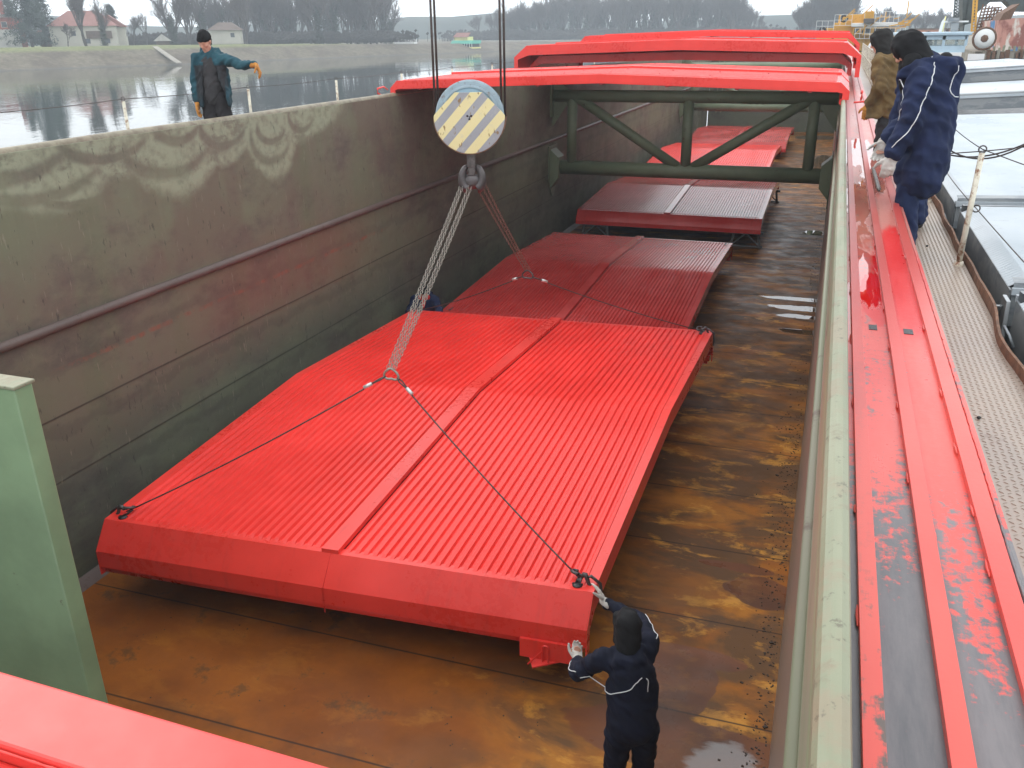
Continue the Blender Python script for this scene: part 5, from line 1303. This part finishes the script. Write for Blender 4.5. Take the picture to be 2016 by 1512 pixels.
# clamp with handle on the near corner
t = thing('cover_clamp', 'galvanised clamp with a looped handle beside the nearest pale hatch cover', 'clamp', (NX0-.05, 6.80, NZ-.45)); K = dict(parent=t, world=True)
M['galv'] = simple('galvanised_steel', (.42, .44, .45), .4, .6, .15, 12)
MB().prism([(NX0-.06, 6.72, NZ-.08), (NX0-.06, 6.90, NZ-.08), (NX0-.06, 6.92, NZ-.42), (NX0-.06, 6.66, NZ-.44)], (.03, 0, 0)).build('clamp_plate', M['galv'], bevel=.004, **K)
MB().tube([(NX0-.07, 6.80, NZ-.14), (NX0-.12, 7.0, NZ-.20), (NX0-.12, 7.26, NZ-.32), (NX0-.10, 7.30, NZ-.40), (NX0-.09, 7.05, NZ-.32), (NX0-.07, 6.84, NZ-.22)], .011, 8, True).build('clamp_handle', M['galv'], **K)
MB().tube([(NX0-.07, 6.76, NZ-.42), (NX0-.09, 7.05, NZ-.43), (NX0-.07, 7.2, NZ-.40)], .012, 8).build('clamp_lever', M['galv'], **K)
def cable(pts, r, label, mat='rope'):
    m = MB(); m.tube(pts, r, 6); o = m.build('mooring_cable', M[mat]); tag(o, label, 'cable'); return o
def sagl(a, b, s_, n_=14): return [a.lerp(b, i/n_)-Vector((0, 0, s_*4*(i/n_)*(1-i/n_))) for i in range(n_+1)]
cable(sagl(at(1852, 300, Y=8.6), at(2060, 262, Y=8.2), .10), .007, 'upper dark cable sagging over the pale hatch covers behind the railing post')
cable(sagl(at(1856, 286, Y=8.6), at(2060, 258, Y=8.0), .16), .007, 'second dark cable sagging over the pale hatch covers')
cable(sagl(at(1850, 303, Y=8.6), at(2060, 284, Y=8.4), .01), .005, 'lower thin taut cable over the pale hatch covers')
# ================================================================ TUG, DREDGER, QUAY
M['ltblue'] = simple('light_blue_cabin_paint', (.38, .50, .58), .45, 0, .08, 2.)
def rect(a, b, Y): A = at(*a, Y=Y); B_ = at(*b, Y=Y); return min(A.x, B_.x), max(A.x, B_.x), min(A.z, B_.z), max(A.z, B_.z)
Y = 38.; t = thing('tugboat', 'pushboat with a light blue wheelhouse and white lower cabin behind the workers', 'boat', (4, Y, WZ)); K = dict(parent=t, world=True)
x0, x1, z0, z1 = rect((1778, 101), (1905, 66), Y); m = MB()
m.span((x0-.3, Y-.1, z1-.06), (x1+.15, Y+3.4, z1+.06)); m.build('wheelhouse_roof', M['ltblue'], bevel=.03, **K)
m = MB(); m.span((x0, Y, z0-.05), (x1, Y+3.2, z0+.18))
for fx in (0, .33, .64, 1.):
    xx = x0+(x1-x0)*fx; m.span((xx-.05, Y, z0+.18), (xx+.05, Y+.08, z1-.06)); m.span((xx-.05, Y+3.1, z0+.18), (xx+.05, Y+3.2, z1-.06))
m.span((x0, Y, z1-.2), (x1, Y+.07, z1-.06)); m.build('wheelhouse', M['ltblue'], **K)
gl = bpy.data.materials.new('cabin_glass'); gl.use_nodes = True; bs = gl.node_tree.nodes['Principled BSDF']; bs.inputs['Base Color'].default_value = (.55, .62, .62, 1); bs.inputs['Roughness'].default_value = .05; bs.inputs['Transmission Weight'].default_value = .75; bs.inputs['IOR'].default_value = 1.1
for fa, fb in ((.0, .33), (.33, .64), (.64, 1.)):
    m = MB(); m.span((x0+(x1-x0)*fa+.05, Y+.03, z0+.18), (x0+(x1-x0)*fb-.05, Y+.05, z1-.2)); m.build('window', gl, **K)
m = MB(); m.ball((x0+.9, Y+1.6, z0+.45), (.2, .15, .25)); m.span((x0+.7, Y+1.5, z0), (x0+1.1, Y+1.8, z0+.3)); m.build('pilot_seat', M['black'], **K)
m = MB(); m.span((x0-.4, Y-.15, WZ+1.2), (x1-.1, Y+3.3, z0-.05)); m.build('lower_cabin', M['bright'], **K)
m = MB(); m.span((x0-1.5, Y-1.5, WZ-.5), (x1+1.2, Y+9, WZ+1.2)); m.build('hull', M['black'], **K)
xa, xb, za, zb = rect((1900, 145), (1939, 106), 34.); m = MB(); m.span((xa, 34., za), (xb, 34.06, zb)); 
m.build('white_board', M['bright'], **K)
MB().beam(((xa+xb)/2, 34.1, za+.1), ((xa+xb)/2-.2, 38, WZ+1.2), .1, .1).build('board_post', M['bluegrey'], **K)
xa, xb, za, zb = rect((1862, 44), (1914, 40), Y); MB().span((xa, Y+1, za), (xb, Y+1.15, zb)).build('radar_bar', M['bright'], **K)
xm_ = (xa+xb)/2; m = MB(); m.span((xm_-.12, Y+.95, z1+.06), (xm_+.12, Y+1.2, za)); m.span((xm_-.28, Y+.9, z1+.42), (xm_+.1, Y+1.25, z1+.55)); m.build('radar_mast', M['bluegrey'], **K)
p = at(1855, 66, Y=Y+2); q = at(1862, 32, Y=Y+2); MB().tube([p, q], .02, 6).build('flag_staff', M['yellow'], **K); m = MB(); m.add([q, q+Vector((.02, 0, -.75)), q+Vector((-.22, .03, -.9)), q+Vector((-.12, .03, -.2))], [(0, 1, 2, 3)]); m.build('flag', M['bright'], **K)
# dredger
M['ochre'] = simple('ochre_machine_paint', (.58, .31, .035), .5, 0, .18, .8, dirt=(.16, .09, .04), dirt_amt=.32)
Y = 92.; t = thing('yellow_dredger', 'ochre yellow dredger with white cabin and railings beyond the stacked red covers', 'dredger', (0, Y, WZ)); K = dict(parent=t, world=True)
def rb(name, a, b, mat, d=3., dy=0.): x0, x1, z0, z1 = rect(a, b, Y+dy); return MB().span((x0, Y+dy, z0), (x1, Y+dy+d, z1)).build(name, M[mat], bevel=.05, **K)
rb('pontoon', (1600, 128), (1850, 102), 'ochre', 14, .0); rb('machinery_deck', (1604, 101), (1810, 68), 'ochre', 9, .4); rb('engine_house', (1640, 70), (1700, 44), 'ochre', 5, .8); rb('stepped_house', (1620, 69), (1645, 55), 'ochre', 4, .6); rb('winch_house', (1605, 70), (1622, 60), 'ochre', 3, .2)
rb('upper_house', (1650, 46), (1702, 28), 'ochre', 4, 1.2); rb('excavator_head', (1701, 46), (1722, 22), 'ochre', 1.5, -1.); rb('cabin_roof', (1676, 53), (1768, 44), 'bright', 4.2, -.7); rb('cabin', (1678, 68), (1766, 53), 'ochre', 4, -.6)
for q_ in range(7): rb('hull_rib', (1682+q_*17, 98), (1685+q_*17, 72), 'cap', .3, .05)
for a, b in ((1681, 1692), (1696, 1715), (1720, 1738), (1743, 1762)):
    rb('window', (a, 66), (b, 56), 'glass', .1, -.75)
rb('bucket', (1700, 46), (1722, 36), 'steel', 1., -1.6)
for px_, py_ in ((1662, 36), (1619, 61)):
    c = at(px_, py_, Y=Y-.8); m = MB(); m.tube([c+Vector((math.cos(a)*.26, 0, math.sin(a)*.26)) for a in [R_(30*i) for i in range(12)]], .12, 8, True); m.build('fender_tyre', M['black'], **K)
rnd = random.Random(8)
for (xa, xb, y_) in ((1642, 1676, 50), (1722, 1768, 44), (1606, 1640, 62), (1682, 1780, 76)):
    m = MB(); a = at(xa, y_, Y=Y-1.); b = at(xb, y_, Y=Y-1.)
    for dz in (0, .45, .9): m.beam(a+Vector((0, 0, dz)), b+Vector((0, 0, dz)), .035, .035)
    for i in range(int((xb-xa)/9)+1): q = a.lerp(b, i/int((xb-xa)/9)); m.beam(q, q+Vector((0, 0, .9)), .035, .035)
    m.build('deck_railing', M['bright'] if y_ < 80 else M['ochre'], **K)
for _ in range(46):
    m = MB(); a = at(rnd.uniform(1650, 1790), rnd.uniform(32, 70), Y=Y-1.2+rnd.uniform(0, 2)); d = Vector((rnd.choice((0, 1, 1)), 0, rnd.choice((1, .2))))*rnd.uniform(.4, 1.4); m.beam(a, a+d, .09, .09); m.build('pipe', M['ochre'], **K)
m = MB(); c = at(1724, 94, Y=60.); m.lathe(c, [(0, -.05), (.42, -.05), (.45, 0), (.3, .1)], 20, 'Y'); o = m.build('life_ring_board', M['bright']); tag(o, 'white round disc beside the face of the olive jacketed worker', 'disc')
# orange buildings far behind
for a, b, lb in (((1795, 66), (1860, 58), 'long low orange building far behind the wheelhouse'), ((1868, 64), (1890, 58), 'small orange hut far behind, left of the gantry leg')):
    x0, x1, z0, z1 = rect(a, b, 180.); t = thing('orange_building', lb, 'building', ((x0+x1)/2, 180, z0-3)); M['orange'] = M.get('orange') or simple('orange_render', (.52, .22, .13), .9, 0, .1, .5)
    MB().span((x0, 180, z0-3), (x1, 186, z1)).build('wall', M['orange'], parent=t, world=True); MB().span((x0-.3, 179.7, z1), (x1+.3, 186.3, z1+.25)).build('roof', M['wood'], parent=t, world=True)
# quay with its wall, gantry and rusty hull
def quay_mat():
    n = N('stained_quay_wall'); a = n.noise(.6, 6, .7); s_ = n.noise(1., 5, .6, n.scale(n.P, (1, 2, .3)))
    c = n.mix(n.rng(s_, .4, .6), (.20, .18, .145), (.30, .27, .22)); c = n.mix(n.math('MULTIPLY', n.rng(a, .5, .62), .6), c, (.10, .075, .055)); n.set(c, .9, 0, .2); n.bump(a, .05, .6); return n.m
M['quay'] = quay_mat()
YQ = 62.
x0 = at(1930, 120, Y=YQ).x; zt = at(1960, 104, Y=YQ).z
o = MB().span((x0, YQ, WZ-1), (120, 300, zt)).build('quay_ground', M['quay']); tag(o, kind='structure')
m = MB(); q = thing('quay_wall', 'stained concrete quay wall with timber fenders at the right edge', 'wall', (x0, YQ, WZ)); K = dict(parent=q, world=True)
MB().span((x0-.4, YQ-.5, WZ-1), (x0+16, YQ-.01, zt+.1)).build('wall', M['quay'], **K)
rnd = random.Random(12)
for i in range(13):
    px = 1940+i*9+rnd.uniform(-2, 2); a = at(px, 100+rnd.uniform(-6, 4), Y=YQ-.8); h = rnd.uniform(2.0, 3.2); m = MB(); m.beam(a, a-Vector((rnd.uniform(-.1, .1), 0, h)), .22, .22); m.build('fender_post', M['rust'] if i % 3 else M['quay'], **K)
for i in range(9):
    a = at(1938+i*10, 92+rnd.uniform(-3, 3), Y=YQ-.2); MB().beam(a, a-Vector((rnd.uniform(-.2, .2), 0, 1.1)), .12, .12).build('bollard', M['cap'], **K)
c = at(1938, 76, Y=YQ-1.); m = MB(); m.tube([c+Vector((math.cos(a)*.60, 0, math.sin(a)*.60)) for a in [R_(18*i) for i in range(20)]], .065, 8, True)
t = thing('cable_drum', 'white wheel-shaped cable drum with a dark rim on the quay', 'drum', c-Vector((0, 0, .7))); m.build('rim', M['rust'], parent=t, world=True)
MB().lathe(c, [(.20, -.06), (.54, -.06), (.54, 0), (.20, 0)], 24, 'Y').build('drum_face', M['bright'], parent=t, world=True); MB().lathe(c, [(0, -.10), (.20, -.10), (.24, 0)], 7, 'Y').build('hub', M['rust'], parent=t, world=True)
def patch_mat():
    n = N('peeling_hull_paint'); a = n.noise(.75, 6, .65, n.scale(n.P, (1, 1, .6)), .4); b = n.noise(.55, 3, .5, n.scale(n.P, (1, 1, .8), (3, 0, 1)))
    c = n.mix(n.rng(a, .42, .5), (.26, .10, .08), (.48, .24, .19)); c = n.mix(n.rng(n.noise(1.1, 5, .6, n.scale(n.P, (1, 1, .4), (1, 4, 0))), .54, .6), c, (.62, .58, .52)); c = n.mix(n.rng(b, .57, .6), c, (.06, .19, .38)); n.set(c, .7, 0, .3); return n.m
M['patch'] = patch_mat()
t = thing('rusty_ship_hull', 'rusty ship hull with peeling red, white and blue paint at the right edge', 'ship', at(2000, 110, Y=YQ+2)); K = dict(parent=t, world=True)
A = [at(1960, 100, Y=YQ+1), at(1967, 40, Y=YQ+1), at(1986, 38, Y=YQ+1), at(1990, 36, Y=YQ+1), at(2060, 34, Y=YQ+1), at(2060, 120, Y=YQ+1), at(1975, 112, Y=YQ+1)]
MB().prism(A, (0, 8, 0)).build('hull', M['patch'], **K); MB().prism([at(1976, 26, Y=YQ+1), at(2008, 7, Y=YQ+1), at(2000, 18, Y=YQ+1), at(1990, 38, Y=YQ+1), at(1968, 40, Y=YQ+1)], (0, 3, 0)).build('torn_bow_plate', M['rust'], **K)
t = thing('gantry_crane', 'dark steel gantry crane leg and girder at the top right corner', 'crane', at(1902, 66, Y=72)); K = dict(parent=t, world=True); M['dgreen'] = simple('dark_green_grey_steel', (.045, .058, .055), .6, 0, .3, 1.5, dirt=(.09, .06, .05), dirt_amt=.3)
x0, x1, z0, z1 = rect((1895, 75), (1916, -60), 72); MB().span((x0, 72, z0), (x1, 74, z1)).build('leg', M['dgreen'], **K)
MB().prism([at(1895, -60, Y=72), at(2120, -60, Y=72), at(2120, 24, Y=72), at(2000, 22, Y=72), at(1990, 12, Y=72), at(1980, 2, Y=72), at(1950, 3, Y=72), at(1925, 24, Y=72), at(1916, 45, Y=72), at(1895, 50, Y=72)], (0, 2, 0)).build('girder', M['dgreen'], **K)
for i, (a, b) in enumerate((((1912, 70), (1918, -10)), ((1919, 70), (1924, -10)))): MB().beam(at(*a, Y=70), at(*b, Y=70), .12, .12).build('ladder_rail', M['ochre'], **K)
m = MB()
for k_ in range(12): m.beam(at(1912.5+k_*.5, 66-k_*6, Y=70), at(1919+k_*.5, 66-k_*6, Y=70), .07, .07)
m.build('ladder_rung', M['ochre'], **K)
t = thing('lattice_tower', 'slender dark lattice mast left of the gantry crane leg', 'tower', at(1878, 70, Y=90)); K = dict(parent=t, world=True)
m = MB(); L0, R0_, L1_, R1_ = at(1875, 68, Y=90), at(1888, 68, Y=90), at(1883, -30, Y=90), at(1895, -30, Y=90)
m.beam(L0, L1_, .12, .12); m.beam(R0_, R1_, .12, .12)
for i in range(16): a0 = L0.lerp(L1_, i/16); b0 = R0_.lerp(R1_, i/16); a1 = L0.lerp(L1_, (i+1)/16); b1 = R0_.lerp(R1_, (i+1)/16); m.beam(a0, b1, .07, .07); m.beam(b0, a1, .07, .07); m.beam(a0, b0, .07, .07)
m.build('lattice', M['dgreen'], **K)
t = thing('scaffolding', 'tangle of scaffold poles under the gantry girder', 'scaffolding', at(1945, 70, Y=YQ+9)); K = dict(parent=t, world=True); m = MB(); rnd = random.Random(3)
for i in range(8): m.beam(at(1918+i*7, 70, Y=YQ+8), at(1936+i*6, 8+i*1.5, Y=YQ+8), .08, .08)
for i in range(9): m.beam(at(1918+i*2, 66-i*6, Y=YQ+8.1), at(1972, 62-i*6, Y=YQ+8.1), .08, .08)
for i in range(10): m.beam(at(1918+i*5, 70, Y=YQ+8.3), at(1960+i*2.5, 14+i*3, Y=YQ+8.3), .06, .06)
m.build('poles', M['rust'], **K)
# clutter on the quay edge
M['bluep'] = simple('blue_crate_plastic', (.05, .16, .36), .5, 0, .1, 2)
for a, b, mt_, lb in (((1937, 143), (1951, 136), 'bluep', 'small blue crate right of the white board'), ((1920, 152), (1938, 145), 'pale', 'grey box under the white board'), ((1941, 156), (1972, 144), 'bright', 'white crumpled tarpaulin bundle on the far end of the pale covers')):
    x0, x1, z0, z1 = rect(a, b, 33.5); m = MB(); m.span((x0, 33.5, z0), (x1, 34.1, z1)); m.span((x0+.03, 33.48, z1-.06), (x1-.03, 34.12, z1+.015)); o = m.build('crate' if mt_ != 'bright' else 'tarpaulin_bundle', M[mt_], bevel=.02); tag(o, lb, 'crate' if mt_ != 'bright' else 'tarpaulin')

# ================================================================ HAZE
hm = bpy.data.materials.new('haze'); hm.use_nodes = True; ht = hm.node_tree; ht.nodes.clear(); ho = ht.nodes.new('ShaderNodeOutputMaterial'); pv = ht.nodes.new('ShaderNodeVolumePrincipled')
pv.inputs['Color'].default_value = (.84, .925, 1, 1); pv.inputs['Density'].default_value = .0010; ht.links.new(pv.outputs[0], ho.inputs['Volume'])
m = MB(); m.span((-560, -100, WZ-6), (360, 650, 34)); o = m.build('haze', hm); tag(o, kind='stuff')
o.display_type = 'WIRE'
